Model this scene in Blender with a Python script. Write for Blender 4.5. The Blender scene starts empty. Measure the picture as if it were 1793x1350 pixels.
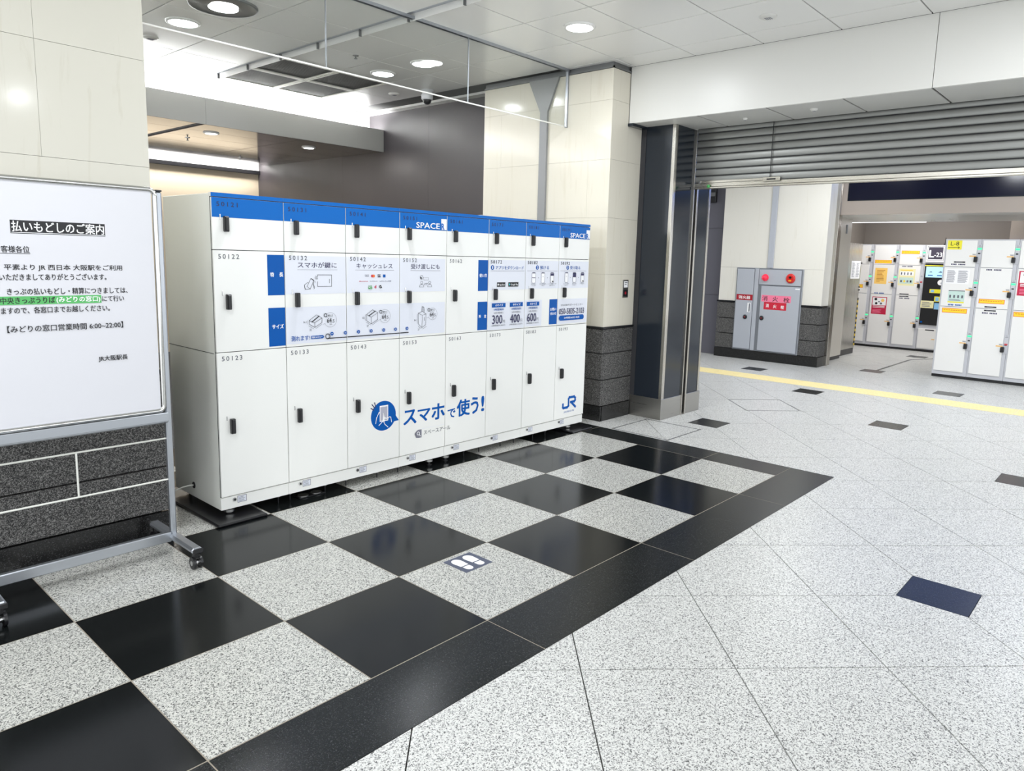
import bpy, bmesh, math, random
from mathutils import Vector, Matrix
random.seed(7)
SC = bpy.context.scene
COL = SC.collection
PI = math.pi

# ------------------------------------------------------------------ camera
W_, H_, F_ = 1793.0, 1350.0, 1263.703
CR = Matrix(((0.6615562, 0.09271469, -0.74414205),
             (-0.74936008, 0.11922964, -0.65133998),
             (0.02833501, 0.98852834, 0.14835379)))
CC = Vector((-5.06923, -2.02272, 1.54053))
SHX, SHY = -0.019221, -0.019693
cam = bpy.data.cameras.new('camera')
cam.sensor_fit = 'HORIZONTAL'; cam.sensor_width = 36.0
cam.lens = F_ / W_ * 36.0
cam.shift_x = SHX; cam.shift_y = SHY
cam.clip_start = 0.05; cam.clip_end = 200
cam_o = bpy.data.objects.new('camera', cam)
cam_o.matrix_world = Matrix.Translation(CC) @ CR.to_4x4()
COL.objects.link(cam_o)
SC.camera = cam_o

def proj(p):
    q = CR.transposed() @ (Vector(p) - CC)
    if q.z > -0.05: return None
    return (W_/2 - SHX*W_ + F_*q.x/-q.z, H_/2 + SHY*W_ - F_*q.y/-q.z)

# ------------------------------------------------------------------ world, exposure
SC.view_settings.view_transform = 'Standard'
SC.view_settings.look = 'None'
SC.view_settings.gamma = 1.0
SC.view_settings.use_curve_mapping = False
SC.view_settings.exposure = 1.30
world = bpy.data.worlds.new('world'); SC.world = world
world.use_nodes = True
world.node_tree.nodes['Background'].inputs[0].default_value = (0.93, 0.97, 1.0, 1)
world.node_tree.nodes['Background'].inputs[1].default_value = 1.0
SC.cycles.max_bounces = 6
SC.cycles.use_denoising = True
SC.cycles.sample_clamp_indirect = 6.0

def area(name, loc, rot, sx, sy, power, color=(1, 1, 1), shape='RECTANGLE'):
    l = bpy.data.lights.new(name, 'AREA'); l.shape = shape; l.size = sx
    if shape in ('RECTANGLE', 'ELLIPSE'): l.size_y = sy
    l.energy = power; l.color = color
    o = bpy.data.objects.new(name, l); o.location = loc; o.rotation_euler = rot
    COL.objects.link(o); return o

ZC = 3.29          # main ceiling height
# ceiling downlights of the hall (the ones in view, rows behind the camera, and unseen added fill)
LIGHT_W = 11.0
DOWN = [(-0.487, 1.60), (-0.487, 3.43), (-0.48, 4.05), (-2.41, 4.05)]
DOWN_UNSEEN = [(-2.39, -4.77), (-0.487, -4.77), (-0.487, -1.45), (-6.6, -1.45), (-6.6, -4.77), (-4.3, -6.6), (-2.41, 1.55), (-4.35, 0.3), (-6.3, 0.3)]  # last entries are unseen fill, added to brighten locker side and left floor
for (x, y) in DOWN + DOWN_UNSEEN:
    area('downlight_lamp', (x, y, ZC - 0.016), (0, 0, 0), 0.19, 0.19, LIGHT_W if y < 1.58 else (8.5 if y < 3 else 4.0), (0.93, 0.96, 1.0), 'DISK')
area('downlight_lamp', (-2.40, 3.40, ZC - 0.024), (0, 0, 0), 0.19, 0.19, 5.0, (0.93, 0.96, 1.0), 'DISK')
# lights of the low ceiling at the back
for (x, y) in [(-1.17, 6.28), (0.06, 6.28)]:
    area('downlight_lamp', (x, y, 2.82 - 0.016), (0, 0, 0), 0.12, 0.12, 3.5, (1.0, 0.97, 0.93), 'DISK')
# cove light behind the beam lip, and the slot light along the back wall
area('cove_lamp', (-2.1, 5.93, 3.0), (PI, 0, 0), 5.8, 0.10, 42, (0.97, 0.98, 1.0))
area('slot_lamp', (-2.1, 8.82, 2.87), (0, 0, 0), 5.8, 0.10, 27, (1.0, 0.97, 0.93))
# concourse ceiling lamps beyond the shutter
for (x, y) in [(2.6, 0.2), (2.6, -2.6), (4.6, 1.6), (4.6, -1.2), (3.6, 3.6)]:
    area('concourse_lamp', (x, y, 3.20), (0, 0, 0), 1.2, 0.3, 15, (0.93, 0.96, 1.0))
area('alcove_strip_lamp', (8.365, 1.78, 2.288), (0, 0, 0), 0.035, 1.2, 4, (0.93, 0.93, 1.0))
area('alcove_fill_lamp', (8.95, 1.3, 2.95), (0, 0, 0), 0.5, 1.6, 19, (1.0, 0.98, 0.96))  # unseen fill added to brighten the far lockers and brown wall

# ------------------------------------------------------------------ materials
def lin(c):
    c = c/255.0
    return c/12.92 if c <= 0.04045 else ((c+0.055)/1.055)**2.4
def rgb(r, g, b): return (lin(r), lin(g), lin(b), 1)
MATS = {}
def mat(name, col, rough=0.5, metal=0.0, spec=0.5, emit=0.0, coat=0.0):
    if name in MATS: return MATS[name]
    m = bpy.data.materials.new(name); m.use_nodes = True
    b = m.node_tree.nodes['Principled BSDF']
    b.inputs['Base Color'].default_value = col
    b.inputs['Roughness'].default_value = rough
    b.inputs['Metallic'].default_value = metal
    b.inputs['Specular IOR Level'].default_value = spec
    b.inputs['Coat Weight'].default_value = coat
    b.inputs['Coat Roughness'].default_value = 0.08
    if emit:
        b.inputs['Emission Color'].default_value = col
        b.inputs['Emission Strength'].default_value = emit
    MATS[name] = m
    return m
def nodes(m): return m.node_tree.nodes, m.node_tree.links, m.node_tree.nodes['Principled BSDF']
def ramp(N, stops, interp='LINEAR'):
    r = N.new('ShaderNodeValToRGB'); r.color_ramp.interpolation = interp
    e = r.color_ramp.elements
    e[0].position, e[0].color = stops[0]
    e[1].position, e[1].color = stops[-1]
    for p, c in stops[1:-1]:
        k = e.new(p); k.color = c
    return r
def granite(name, stops, scale, rough, spec=0.5, bump=0.0, stretch=None):
    m = mat(name, (.5, .5, .5, 1), rough, 0, spec)
    N, L, b = nodes(m)
    g = N.new('ShaderNodeNewGeometry')
    v = N.new('ShaderNodeTexVoronoi'); v.inputs['Scale'].default_value = scale
    L.new(g.outputs['Position'], v.inputs['Vector'])
    s = N.new('ShaderNodeSeparateColor'); L.new(v.outputs['Color'], s.inputs[0])
    n = N.new('ShaderNodeTexNoise'); n.inputs['Scale'].default_value = scale*0.35; n.inputs['Detail'].default_value = 3
    L.new(g.outputs['Position'], n.inputs['Vector'])
    mx = N.new('ShaderNodeMath'); mx.operation = 'MULTIPLY_ADD'; mx.inputs[1].default_value = 0.9; mx.inputs[2].default_value = -0.45
    L.new(n.outputs['Fac'], mx.inputs[0])
    ad = N.new('ShaderNodeMath'); ad.operation = 'ADD'; L.new(mx.outputs[0], ad.inputs[0]); L.new(s.outputs[0], ad.inputs[1])
    r = ramp(N, stops); L.new(ad.outputs[0], r.inputs[0])
    L.new(r.outputs[0], b.inputs['Base Color'])
    if bump:
        bp = N.new('ShaderNodeBump'); bp.inputs['Strength'].default_value = bump; bp.inputs['Distance'].default_value = 0.002
        L.new(ad.outputs[0], bp.inputs['Height']); L.new(bp.outputs[0], b.inputs['Normal'])
    return m
def g_(v, a=0, c=0): return (v+a, v, v+c, 1)
M_light = granite('light_granite', [(0.0, (.05, .05, .048, 1)), (0.10, (.13, .132, .125, 1)), (0.30, (.33, .33, .31, 1)), (0.48, (.54, .54, .505, 1)), (1.0, (.66, .655, .61, 1))], 290, 0.22, 0.4)
M_hall = granite('pale_granite', [(0.0, (.08, .08, .08, 1)), (0.10, (.20, .20, .195, 1)), (0.28, (.42, .42, .41, 1)), (0.45, (.62, .62, .60, 1)), (1.0, (.73, .73, .70, 1))], 270, 0.34, 0.35)
M_dark = granite('black_granite', [(0.0, (.004, .005, .005, 1)), (0.8, (.0055, .0065, .0068, 1)), (1.0, (.012, .014, .015, 1))], 420, 0.16, 0.22)
M_border = granite('black_border_granite', [(0.0, (.005, .006, .006, 1)), (0.7, (.008, .010, .010, 1)), (0.9, (.016, .018, .019, 1)), (1.0, (.045, .048, .05, 1))], 380, 0.24, 0.22)
M_wallgran = granite('flamed_granite', [(0.0, g_(.012)), (0.3, g_(.035)), (0.6, g_(.085, .004, -.003)), (1.0, g_(.24, .006, -.008))], 300, 0.75, 0.3, 0.5)
M_plinth = granite('black_plinth_stone', [(0.0, g_(.006)), (0.8, g_(.014)), (1.0, g_(.05))], 300, 0.25, 0.5)
M_capstone = mat('black_cap_stone', (.012, .013, .015, 1), .25)
M_grout = mat('grout', rgb(150, 142, 128), .9)
M_groutd = mat('dark_joint', rgb(70, 70, 70), .9)  # dark joint colour for the floor bed and wall cores

M_core = mat('slab_joint', rgb(170, 165, 150), .8)
def marble(name, base, vein, rough):
    m = mat(name, base, rough, 0, 0.3)
    N, L, b = nodes(m)
    g = N.new('ShaderNodeNewGeometry')
    mp = N.new('ShaderNodeMapping'); mp.inputs['Scale'].default_value = (9, 9, 0.9)
    L.new(g.outputs['Position'], mp.inputs['Vector'])
    n = N.new('ShaderNodeTexNoise'); n.inputs['Scale'].default_value = 1.6; n.inputs['Detail'].default_value = 8; n.inputs['Roughness'].default_value = 0.65
    n.inputs['Distortion'].default_value = 0.6
    L.new(mp.outputs[0], n.inputs['Vector'])
    r = ramp(N, [(0.30, vein), (0.42, base), (0.60, base), (0.78, vein)]); L.new(n.outputs['Fac'], r.inputs[0])
    L.new(r.outputs[0], b.inputs['Base Color'])
    return m
M_cream = marble('cream_marble', rgb(215, 210, 196), rgb(209, 203, 187), 0.14)
M_creamL = marble('cream_marble_left', rgb(205, 202, 190), rgb(197, 193, 179), 0.10)  # left wall marble, slightly darker than the pillar's
M_white_tile = marble('ivory_marble', rgb(226, 223, 214), rgb(220, 216, 205), 0.25)

def brushed(name, col, rough, sc=(1, 1, 200), metal=1.0, amt=.12):
    m = mat(name, col, rough, metal)
    N, L, b = nodes(m)
    g = N.new('ShaderNodeNewGeometry'); mp = N.new('ShaderNodeMapping'); mp.inputs['Scale'].default_value = sc
    L.new(g.outputs['Position'], mp.inputs['Vector'])
    n = N.new('ShaderNodeTexNoise'); n.inputs['Scale'].default_value = 3.0; n.inputs['Detail'].default_value = 4
    L.new(mp.outputs[0], n.inputs['Vector'])
    ma = N.new('ShaderNodeMapRange'); ma.inputs['To Min'].default_value = max(.03, rough-amt); ma.inputs['To Max'].default_value = rough+amt
    L.new(n.outputs['Fac'], ma.inputs['Value']); L.new(ma.outputs[0], b.inputs['Roughness'])
    return m
M_ceil = mat('ceiling_panel_enamel', rgb(240, 239, 236), .24, 0.0, .6)
M_ceilgap = mat('ceiling_joint', rgb(95, 95, 93), .8)
M_under = mat('glossy_low_ceiling', rgb(176, 172, 170), .10, 0.75, .8)
M_bulk = mat('white_enamel', rgb(222, 221, 216), .35)
M_fascia = mat('fascia_grey', rgb(170, 170, 165), .35)
M_coverow = mat('cove_white', rgb(240, 240, 238), .5)
M_darkwall = brushed('dark_taupe_panel', rgb(66, 62, 65), .38, (3, 3, .5), 0.0, .06)
M_beigewall = mat('warm_beige_wall', rgb(224, 209, 184), .6)
M_steel = brushed('stainless_steel', rgb(190, 186, 178), .25, (40, 40, .6))
M_steeld = brushed('stainless_plinth', rgb(165, 163, 158), .32, (1, 1, 60))
M_navy = mat('navy_black_panel', rgb(34, 40, 48), .14, 0.0, .45)
M_shut = brushed('galvanised_shutter', rgb(140, 141, 138), .40, (8, .6, 60), 0.8, .1)
M_shutrail = brushed('shutter_rail_steel', rgb(190, 186, 176), .26, (8, .6, 60))
M_black = mat('black_plastic', rgb(22, 22, 25), .35)
M_rubber = mat('black_rubber', rgb(20, 20, 23), .28)
M_lock = mat('locker_white_enamel', rgb(236, 236, 232), .22, 0, .5)
M_lockside = mat('locker_body_enamel', rgb(230, 231, 224), .30, 0, .5)
M_gap = mat('dark_gap', rgb(45, 45, 48), .8)
M_blue = mat('blue_film', rgb(0, 100, 184), .25, 0, .15)
M_blue2 = mat('blue_print', rgb(0, 84, 166), .35, 0, .15)
M_pale = mat('pale_lilac_print', rgb(221, 224, 233), .3)
M_ink = mat('navy_ink', rgb(42, 40, 84), .5)
M_inkg = mat('grey_ink', rgb(98, 100, 108), .5)
M_inkk = mat('black_ink', rgb(28, 28, 32), .5)
M_inkb = mat('navy_on_blue', rgb(4, 28, 80), .4)
M_white = mat('white_print', rgb(245, 245, 246), .4)
M_silver = mat('silver', rgb(200, 200, 200), .25, 1.0)
M_zinc = mat('zinc_foot', rgb(190, 190, 186), .3, 1.0)
M_alu = mat('anodised_aluminium', rgb(176, 180, 186), .32, 0.85)
M_chrome = mat('chrome_trim', rgb(205, 205, 202), .16, 1.0)
M_board = mat('whiteboard_paper', rgb(216, 216, 221), .35)
M_paint = mat('white_rod', rgb(225, 225, 218), .4)
M_green = mat('highlight_green', rgb(88, 180, 100), .5)
M_grey = mat('hydrant_grey', rgb(176, 180, 188), .38)
M_greyd = mat('hydrant_gap', rgb(120, 124, 130), .6)
M_red = mat('sign_red', rgb(205, 40, 62), .4)
M_dred = mat('sign_dark_red', rgb(165, 28, 44), .4)
M_pink = mat('sign_pink', rgb(244, 128, 158), .4)
M_lamp = mat('red_lamp', rgb(240, 40, 70), .25, emit=.08)
M_bell = mat('red_button', rgb(205, 40, 38), .3)
M_yellow = mat('yellow_tactile', rgb(240, 224, 166), .5)
M_ysign = mat('sign_yellow', rgb(250, 214, 50), .45)
M_ysign2 = mat('sign_bright_yellow', rgb(238, 228, 60), .45)
M_oran = mat('sign_orange', rgb(250, 205, 110), .45)
M_otag = mat('orange_tag', rgb(240, 190, 110), .45)
M_pyel = mat('pale_yellow', rgb(238, 232, 180), .5)
M_lfr = mat('far_frame_grey', rgb(196, 197, 202), .35)
M_ldoor = mat('far_door_white', rgb(236, 235, 232), .3)
M_led = mat('green_led', rgb(60, 235, 140), .4, emit=.5)
M_ledr = mat('red_indicator', rgb(200, 70, 80), .4)
M_screen = mat('terminal_screen', rgb(170, 212, 238), .3, emit=.2)
M_emit = mat('lamp_diffuser', (0.92, 0.95, 1.0, 1), .5, emit=5.0)
M_stripem = mat('strip_diffuser', (0.95, 0.95, 1.0, 1), .5, emit=1.3)
M_refl = mat('reflector_ring', rgb(120, 121, 122), .35, .6)
M_grille = mat('vent_grille', rgb(80, 80, 78), .6)
M_vframe = mat('vent_frame', rgb(225, 224, 216), .4)
M_camw = mat('camera_white', rgb(215, 216, 218), .35)
M_brown = mat('brown_grey_wall', rgb(128, 121, 114), .6)
M_beigep = mat('beige_metal_panel', rgb(190, 184, 174), .35)
M_beigel = mat('portal_beige', rgb(168, 157, 147), .35)
M_sign = mat('dark_display', rgb(22, 24, 44), .12)
M_violet = mat('grey_violet_panel', rgb(96, 95, 104), .4)
M_stick = mat('slate_sticker', rgb(74, 80, 100), .5)
M_redposter = mat('poster_crimson', rgb(196, 32, 70), .45)
M_pastel = mat('poster_pastel', rgb(198, 222, 214), .5)
M_slate = mat('sign_slate', rgb(66, 60, 76), .4)
M_skyblue = mat('sky_sticker', rgb(140, 195, 235), .5)
M_grprint = mat('grey_phone_print', rgb(172, 172, 186), .5)
M_inkmid = mat('mid_grey_print', rgb(120, 120, 132), .5)
M_pass = mat('passage_wall', rgb(205, 202, 196), .5)

def glass_mat():
    m = mat('screen_glass', (.86, .90, .88, 1), .02, 0, .5)
    N, L, b = nodes(m)
    out = [n for n in N if n.type == 'OUTPUT_MATERIAL'][0]
    tr = N.new('ShaderNodeBsdfTransparent'); tr.inputs[0].default_value = (.925, .935, .93, 1)
    gl = N.new('ShaderNodeBsdfGlossy'); gl.inputs['Roughness'].default_value = .02; gl.inputs[0].default_value = (.9, .95, .93, 1)
    fr = N.new('ShaderNodeFresnel'); fr.inputs[0].default_value = 1.45
    mx = N.new('ShaderNodeMixShader')
    gm = N.new('ShaderNodeNewGeometry'); iv = N.new('ShaderNodeMath'); iv.operation = 'SUBTRACT'; iv.inputs[0].default_value = 1.0
    L.new(gm.outputs['Backfacing'], iv.inputs[1]); ml = N.new('ShaderNodeMath'); ml.operation = 'MULTIPLY'; L.new(fr.outputs[0], ml.inputs[0]); L.new(iv.outputs[0], ml.inputs[1])
    L.new(ml.outputs[0], mx.inputs[0]); L.new(tr.outputs[0], mx.inputs[1]); L.new(gl.outputs[0], mx.inputs[2])
    L.new(mx.outputs[0], out.inputs[0])
    return m
M_glass = glass_mat()

# ------------------------------------------------------------------ helpers
ORG = {}
class MB:
    """collects polygons; every face carries a material"""
    def __init__(s): s.v = []; s.f = []; s.m = []; s.mats = []; s.smooth = []
    def mi(s, m):
        if m not in s.mats: s.mats.append(m)
        return s.mats.index(m)
    def add(s, vs, fs, m, smooth=False):
        o = len(s.v); k = s.mi(m)
        s.v += [tuple(x) for x in vs]
        for f in fs:
            s.f.append([o+i for i in f]); s.m.append(k); s.smooth.append(smooth)
    def box(s, x0, x1, y0, y1, z0, z1, m, bev=0.0):
        if x0 > x1: x0, x1 = x1, x0
        if y0 > y1: y0, y1 = y1, y0
        if z0 > z1: z0, z1 = z1, z0
        if bev <= 0:
            v = [(x, y, z) for z in (z0, z1) for y in (y0, y1) for x in (x0, x1)]
            s.add(v, [(0, 2, 3, 1), (4, 5, 7, 6), (0, 1, 5, 4), (2, 6, 7, 3), (0, 4, 6, 2), (1, 3, 7, 5)], m); return
        bm = bmesh.new(); bmesh.ops.create_cube(bm, size=1.0)
        for v in bm.verts:
            v.co = Vector(((x0+x1)/2+v.co.x*(x1-x0), (y0+y1)/2+v.co.y*(y1-y0), (z0+z1)/2+v.co.z*(z1-z0)))
        bmesh.ops.bevel(bm, geom=bm.edges[:], offset=bev, segments=1, affect='EDGES', profile=0.5)
        s.bm(bm, m)
    def bm(s, bm, m, smooth=False):
        bm.verts.index_update()
        s.add([v.co[:] for v in bm.verts], [[v.index for v in f.verts] for f in bm.faces], m, smooth)
        bm.free()
    def cyl(s, p0, p1, r, m, seg=16, r2=None, smooth=True, caps=True):
        p0 = Vector(p0); p1 = Vector(p1); d = (p1-p0).normalized()
        a = d.orthogonal().normalized(); b = d.cross(a)
        r2 = r if r2 is None else r2
        vs = []
        for p, rr in ((p0, r), (p1, r2)):
            for i in range(seg):
                t = 2*PI*i/seg; vs.append(p + (a*math.cos(t)+b*math.sin(t))*rr)
        s.add(vs, [(i, (i+1) % seg, seg+(i+1) % seg, seg+i) for i in range(seg)], m, smooth)
        if caps:
            s.add(vs[:seg], [tuple(range(seg))[::-1]], m); s.add(vs[seg:], [tuple(range(seg))], m)
    def tube(s, pts, r, m, seg=8):
        pts = [Vector(p) for p in pts]; n = len(pts); vs = []
        up = Vector((0.13, 0.31, 0.94)).normalized()
        for i, p in enumerate(pts):
            d = (pts[min(i+1, n-1)]-pts[max(i-1, 0)]).normalized()
            a = d.cross(up).normalized(); b = d.cross(a)
            for k in range(seg):
                t = 2*PI*k/seg; vs.append(p+(a*math.cos(t)+b*math.sin(t))*r)
        fs = []
        for i in range(n-1):
            for k in range(seg):
                k2 = (k+1) % seg; fs.append((i*seg+k, i*seg+k2, (i+1)*seg+k2, (i+1)*seg+k))
        fs.append(tuple(range(seg))[::-1]); fs.append(tuple((n-1)*seg+k for k in range(seg)))
        s.add(vs, fs, m, True)
    def lathe(s, c, prof, m, seg=28, axis='z'):
        """prof: (radius, offset) pairs along the axis"""
        vs = []; n = len(prof)
        for r, h in prof:
            for i in range(seg):
                t = 2*PI*i/seg; u, w = r*math.cos(t), r*math.sin(t)
                if axis == 'z': vs.append((c[0]+u, c[1]+w, c[2]+h))
                elif axis == 'x': vs.append((c[0]+h, c[1]+u, c[2]+w))
                else: vs.append((c[0]+u, c[1]+h, c[2]+w))
        fs = []
        for j in range(n-1):
            for i in range(seg):
                k = (i+1) % seg; fs.append((j*seg+i, j*seg+k, (j+1)*seg+k, (j+1)*seg+i))
        s.add(vs, fs, m, True)
        s.add(vs[-seg:], [tuple(range(seg))], m); s.add(vs[:seg], [tuple(range(seg))[::-1]], m)
    def prism(s, poly, z0, z1, m, axes='xy', w=None):
        """poly in 2D; extruded between z0 and z1 along the remaining axis"""
        n = len(poly)
        def P(u, v, h):
            return {'xy': (u, v, h), 'xz': (u, h, v), 'yz': (h, u, v)}[axes]
        vs = [P(u, v, z0) for u, v in poly] + [P(u, v, z1) for u, v in poly]
        s.add(vs, [tuple(range(n))[::-1], tuple(range(n, 2*n))] + [(i, (i+1) % n, n+(i+1) % n, n+i) for i in range(n)], m)
    def build(s, name, parent=None, org=None, recalc=False):
        if org is None:
            org = ORG[parent.name] if parent else (0, 0, 0)
        ox, oy, oz = org
        me = bpy.data.meshes.new(name)
        me.from_pydata([(x-ox, y-oy, z-oz) for x, y, z in s.v], [], s.f)
        for m in s.mats: me.materials.append(m)
        me.polygons.foreach_set('material_index', s.m)
        me.polygons.foreach_set('use_smooth', s.smooth)
        me.update()
        o = bpy.data.objects.new(name, me); COL.objects.link(o)
        ORG[o.name] = tuple(org)
        if parent: o.parent = parent
        else: o.location = org
        return o

def setp(o, label=None, cat=None, group=None, kind=None):
    if label: o['label'] = label
    if cat: o['category'] = cat
    if group: o['group'] = group
    if kind: o['kind'] = kind
    return o
def thing(name, loc, label, cat, group=None):
    o = bpy.data.objects.new(name, None); COL.objects.link(o)
    o.empty_display_size = 0.1; o.location = loc; ORG[o.name] = tuple(loc)
    return setp(o, label, cat, group)
def struct(name, loc=(0, 0, 0), label=None):
    o = bpy.data.objects.new(name, None); COL.objects.link(o)
    o.location = loc; ORG[o.name] = tuple(loc)
    return setp(o, label, None, None, 'structure')
def share(name, src, parent, off):
    """another piece with the same mesh as src, moved by off"""
    o = bpy.data.objects.new(name, src.data); COL.objects.link(o)
    o.parent = parent; o.location = off; return o

# text -> flat polygons (2D), cached
TC = {}
def text_poly(t, spc=1.0):
    key = (t, spc)
    if key in TC: return TC[key]
    cu = bpy.data.curves.new('text', 'FONT'); cu.body = t; cu.size = 1.0
    cu.resolution_u = 2; cu.space_character = spc
    o = bpy.data.objects.new('text', cu); COL.objects.link(o)
    bpy.context.view_layer.update()
    dg = bpy.context.evaluated_depsgraph_get()
    me = bpy.data.meshes.new_from_object(o.evaluated_get(dg))
    vs = [(v.co.x, v.co.y) for v in me.vertices]; fs = [tuple(p.vertices) for p in me.polygons]
    bpy.data.meshes.remove(me); bpy.data.objects.remove(o); bpy.data.curves.remove(cu)
    TC[key] = (vs, fs); return TC[key]

class Print:
    """flat print on a plane: u to the right, v up, n out of the surface"""
    def __init__(s, o, U, V, N, lift=0.0006):
        s.o = Vector(o); s.U = Vector(U); s.V = Vector(V); s.N = Vector(N); s.h = lift; s.mb = MB()
    def pt(s, u, v): return s.o + s.U*u + s.V*v + s.N*s.h
    def poly(s, pts, m):
        s.mb.add([s.pt(u, v) for u, v in pts], [tuple(range(len(pts)))], m)
    def up(s, d=0.0004): s.h += d; return s
    def rect(s, u0, u1, v0, v1, m): s.poly([(u0, v0), (u1, v0), (u1, v1), (u0, v1)], m)
    def disc(s, u, v, r, m, seg=24, ry=None):
        ry = ry or r
        s.poly([(u+r*math.cos(2*PI*i/seg), v+ry*math.sin(2*PI*i/seg)) for i in range(seg)], m)
    def line(s, pts, w, m, closed=False):
        if closed: pts = pts+[pts[0]]
        for (a, b), (c, d) in zip(pts, pts[1:]):
            L = math.hypot(c-a, d-b) or 1; nx, ny = -(d-b)/L*w/2, (c-a)/L*w/2
            ex, ey = (c-a)/L*w/2, (d-b)/L*w/2
            s.poly([(a-nx-ex, b-ny-ey), (c-nx+ex, d-ny+ey), (c+nx+ex, d+ny+ey), (a+nx-ex, b+ny-ey)], m); s.h += .00003
    def arc(s, u, v, r, a0, a1, w, m, seg=20):
        s.line([(u+r*math.cos(math.radians(a0+(a1-a0)*i/seg)), v+r*math.sin(math.radians(a0+(a1-a0)*i/seg))) for i in range(seg+1)], w, m)
    def text(s, t, u0, v0, v1, m, u1=None, bold=0.0, spc=1.0):
        """text whose glyphs fill v0..v1 in height; squeezed to u0..u1 if given"""
        vs, fs = text_poly(t, spc)
        if not vs: return
        xa = min(p[0] for p in vs); xb = max(p[0] for p in vs); ya = min(p[1] for p in vs); yb = max(p[1] for p in vs)
        sy = (v1-v0)/(yb-ya); sx = sy if u1 is None else (u1-u0)/(xb-xa)
        sh = bold*(v1-v0)
        for dx, dy in ([(0, 0)] if not bold else [(-sh, -sh*.7), (sh, -sh*.7), (-sh, sh*.7), (sh, sh*.7), (0, 0)]):
            s.mb.add([s.pt(u0+dx+(x-xa)*sx, v0+dy+(y-ya)*sy) for x, y in vs], fs, m)
            s.h += .00005
    def build(s, name, parent): return s.mb.build(name, parent)

# ------------------------------------------------------------------ floor
floor = struct('floor')
b = MB(); b.box(-9, 12, -9, 10, -0.10, -0.012, M_groutd); b.build('floor_bed', floor)
G = 0.0022
T = 0.6
def clip(poly, a, c, d):
    """keep a*x + c*y <= d"""
    out = []
    for i in range(len(poly)):
        p, q = poly[i], poly[(i+1) % len(poly)]
        fp, fq = a*p[0]+c*p[1]-d, a*q[0]+c*q[1]-d
        if fp <= 0: out.append(p)
        if (fp < 0 < fq) or (fq < 0 < fp):
            t = fp/(fp-fq); out.append((p[0]+(q[0]-p[0])*t, p[1]+(q[1]-p[1])*t))
    return out
def area2(poly):
    return abs(sum(poly[i][0]*poly[(i+1) % len(poly)][1]-poly[(i+1) % len(poly)][0]*poly[i][1] for i in range(len(poly))))/2
def scr_area(poly):
    q = [proj((x, y, 0)) for x, y in poly]
    if any(k is None for k in q): return 0
    if max(k[0] for k in q) < 0 or min(k[0] for k in q) > W_ or max(k[1] for k in q) < 0 or min(k[1] for k in q) > H_: return 0
    return area2(q)
# warm grout bed under the checkerboard
b = MB(); b.box(-6.1, 0.0, 0.0, 3.6, -0.012, -0.0006, M_grout); b.box(-6.1, 0.29, -0.325, 0.0, -0.012, -0.0006, M_grout); b.box(0, 0.29, 0, 3.6, -0.012, -0.0006, M_grout)
b.build('grout_bed', floor)
# chequered field: 0.6 m squares
proto = {}
for i in range(-10, 0):
    for j in range(0, 6):
        light = (i+j) % 2 != 0
        m = M_light if light else M_dark
        if light not in proto:
            b = MB(); b.box(G, T-G, G, T-G, -0.011, 0, m)
            o = b.build('light_tile' if light else 'black_tile', floor, org=(0, 0, 0)); proto[light] = o; o.location = (i*T, j*T, 0)
        else: share('light_tile' if light else 'black_tile', proto[light], floor, (i*T, j*T, 0))
# black border slabs
edges = [0.29, -0.6, -1.8, -3.0, -4.2, -5.4, -6.0]
for x1, x0 in zip(edges, edges[1:]):
    b = MB(); b.box(x0+G, x1-(G if x1 < 0.2 else 0), -0.325, -G*1.5, -0.011, 0, M_border); b.build('border_slab', floor)
for y0, y1 in ((0, 0.6), (0.6, 1.8), (1.8, 3.6)):
    b = MB(); b.box(G*1.5, 0.29, y0+(0 if y0 == 0 else G), y1-G, -0.011, 0, M_border); b.build('border_slab', floor)
# hall paving laid diagonally, small dark inserts at every third crossing
cand = []
SP = T*math.sqrt(2)
for k in range(-14, 24):
    for l in range(-14, 24):
        s0, s1 = -1.84+SP*k, -1.84+SP*(k+1)
        d0, d1 = 0.045+SP*l, 0.045+SP*(l+1)
        gg = 0.0035
        P = [((s+d)/2, (s-d)/2) for s, d in ((s0+gg, d0+gg), (s1-gg, d0+gg), (s1-gg, d1-gg), (s0+gg, d1-gg))]
        cx = (s0+s1+d0+d1)/4; cy = (s0+s1-d0-d1)/4
        if not (-5.6 < cx < 10.6 and -3.6 < cy < 5.2): continue
        # small dark squares
        for ks in (k, k+1):
            for ls in (l, l+1):
                if ks % 3 == 2 and ls % 3 == 0:
                    ss, dd = -1.84+SP*ks, 0.045+SP*ls
                    vx, vy = (ss+dd)/2, (ss-dd)/2
                    ux, uy = cx-vx, cy-vy
                    if abs(ux) > abs(uy): sg = 1 if ux > 0 else -1; P = clip(P, -sg, 0, -sg*vx-0.153)
                    else: sg = 1 if uy > 0 else -1; P = clip(P, 0, -sg, -sg*vy-0.153)
        pieces = []
        if P:
            A = clip(P, 0, 1, -0.328)
            B_ = clip(clip(P, 0, -1, 0.328), -1, 0, -0.293)
            C_ = clip(P, 1, 0, -6.1)
            pieces = [q for q in (A, B_) if len(q) > 2 and area2(q) > 1e-4]
            if not pieces: continue
            cand.append((sum(scr_area(q) for q in pieces), pieces))
cand.sort(key=lambda t: -t[0])
rest = MB()
for n, (a, pieces) in enumerate(cand):
    tgt = MB() if (n < 285 and a > 0) else rest
    for q in pieces: tgt.prism(q, -0.011, 0, M_hall)
    if tgt is not rest: tgt.build('paving_slab', floor)
o = rest.build('distant_paving', floor); o['kind'] = 'stuff'
ins = None
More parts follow.
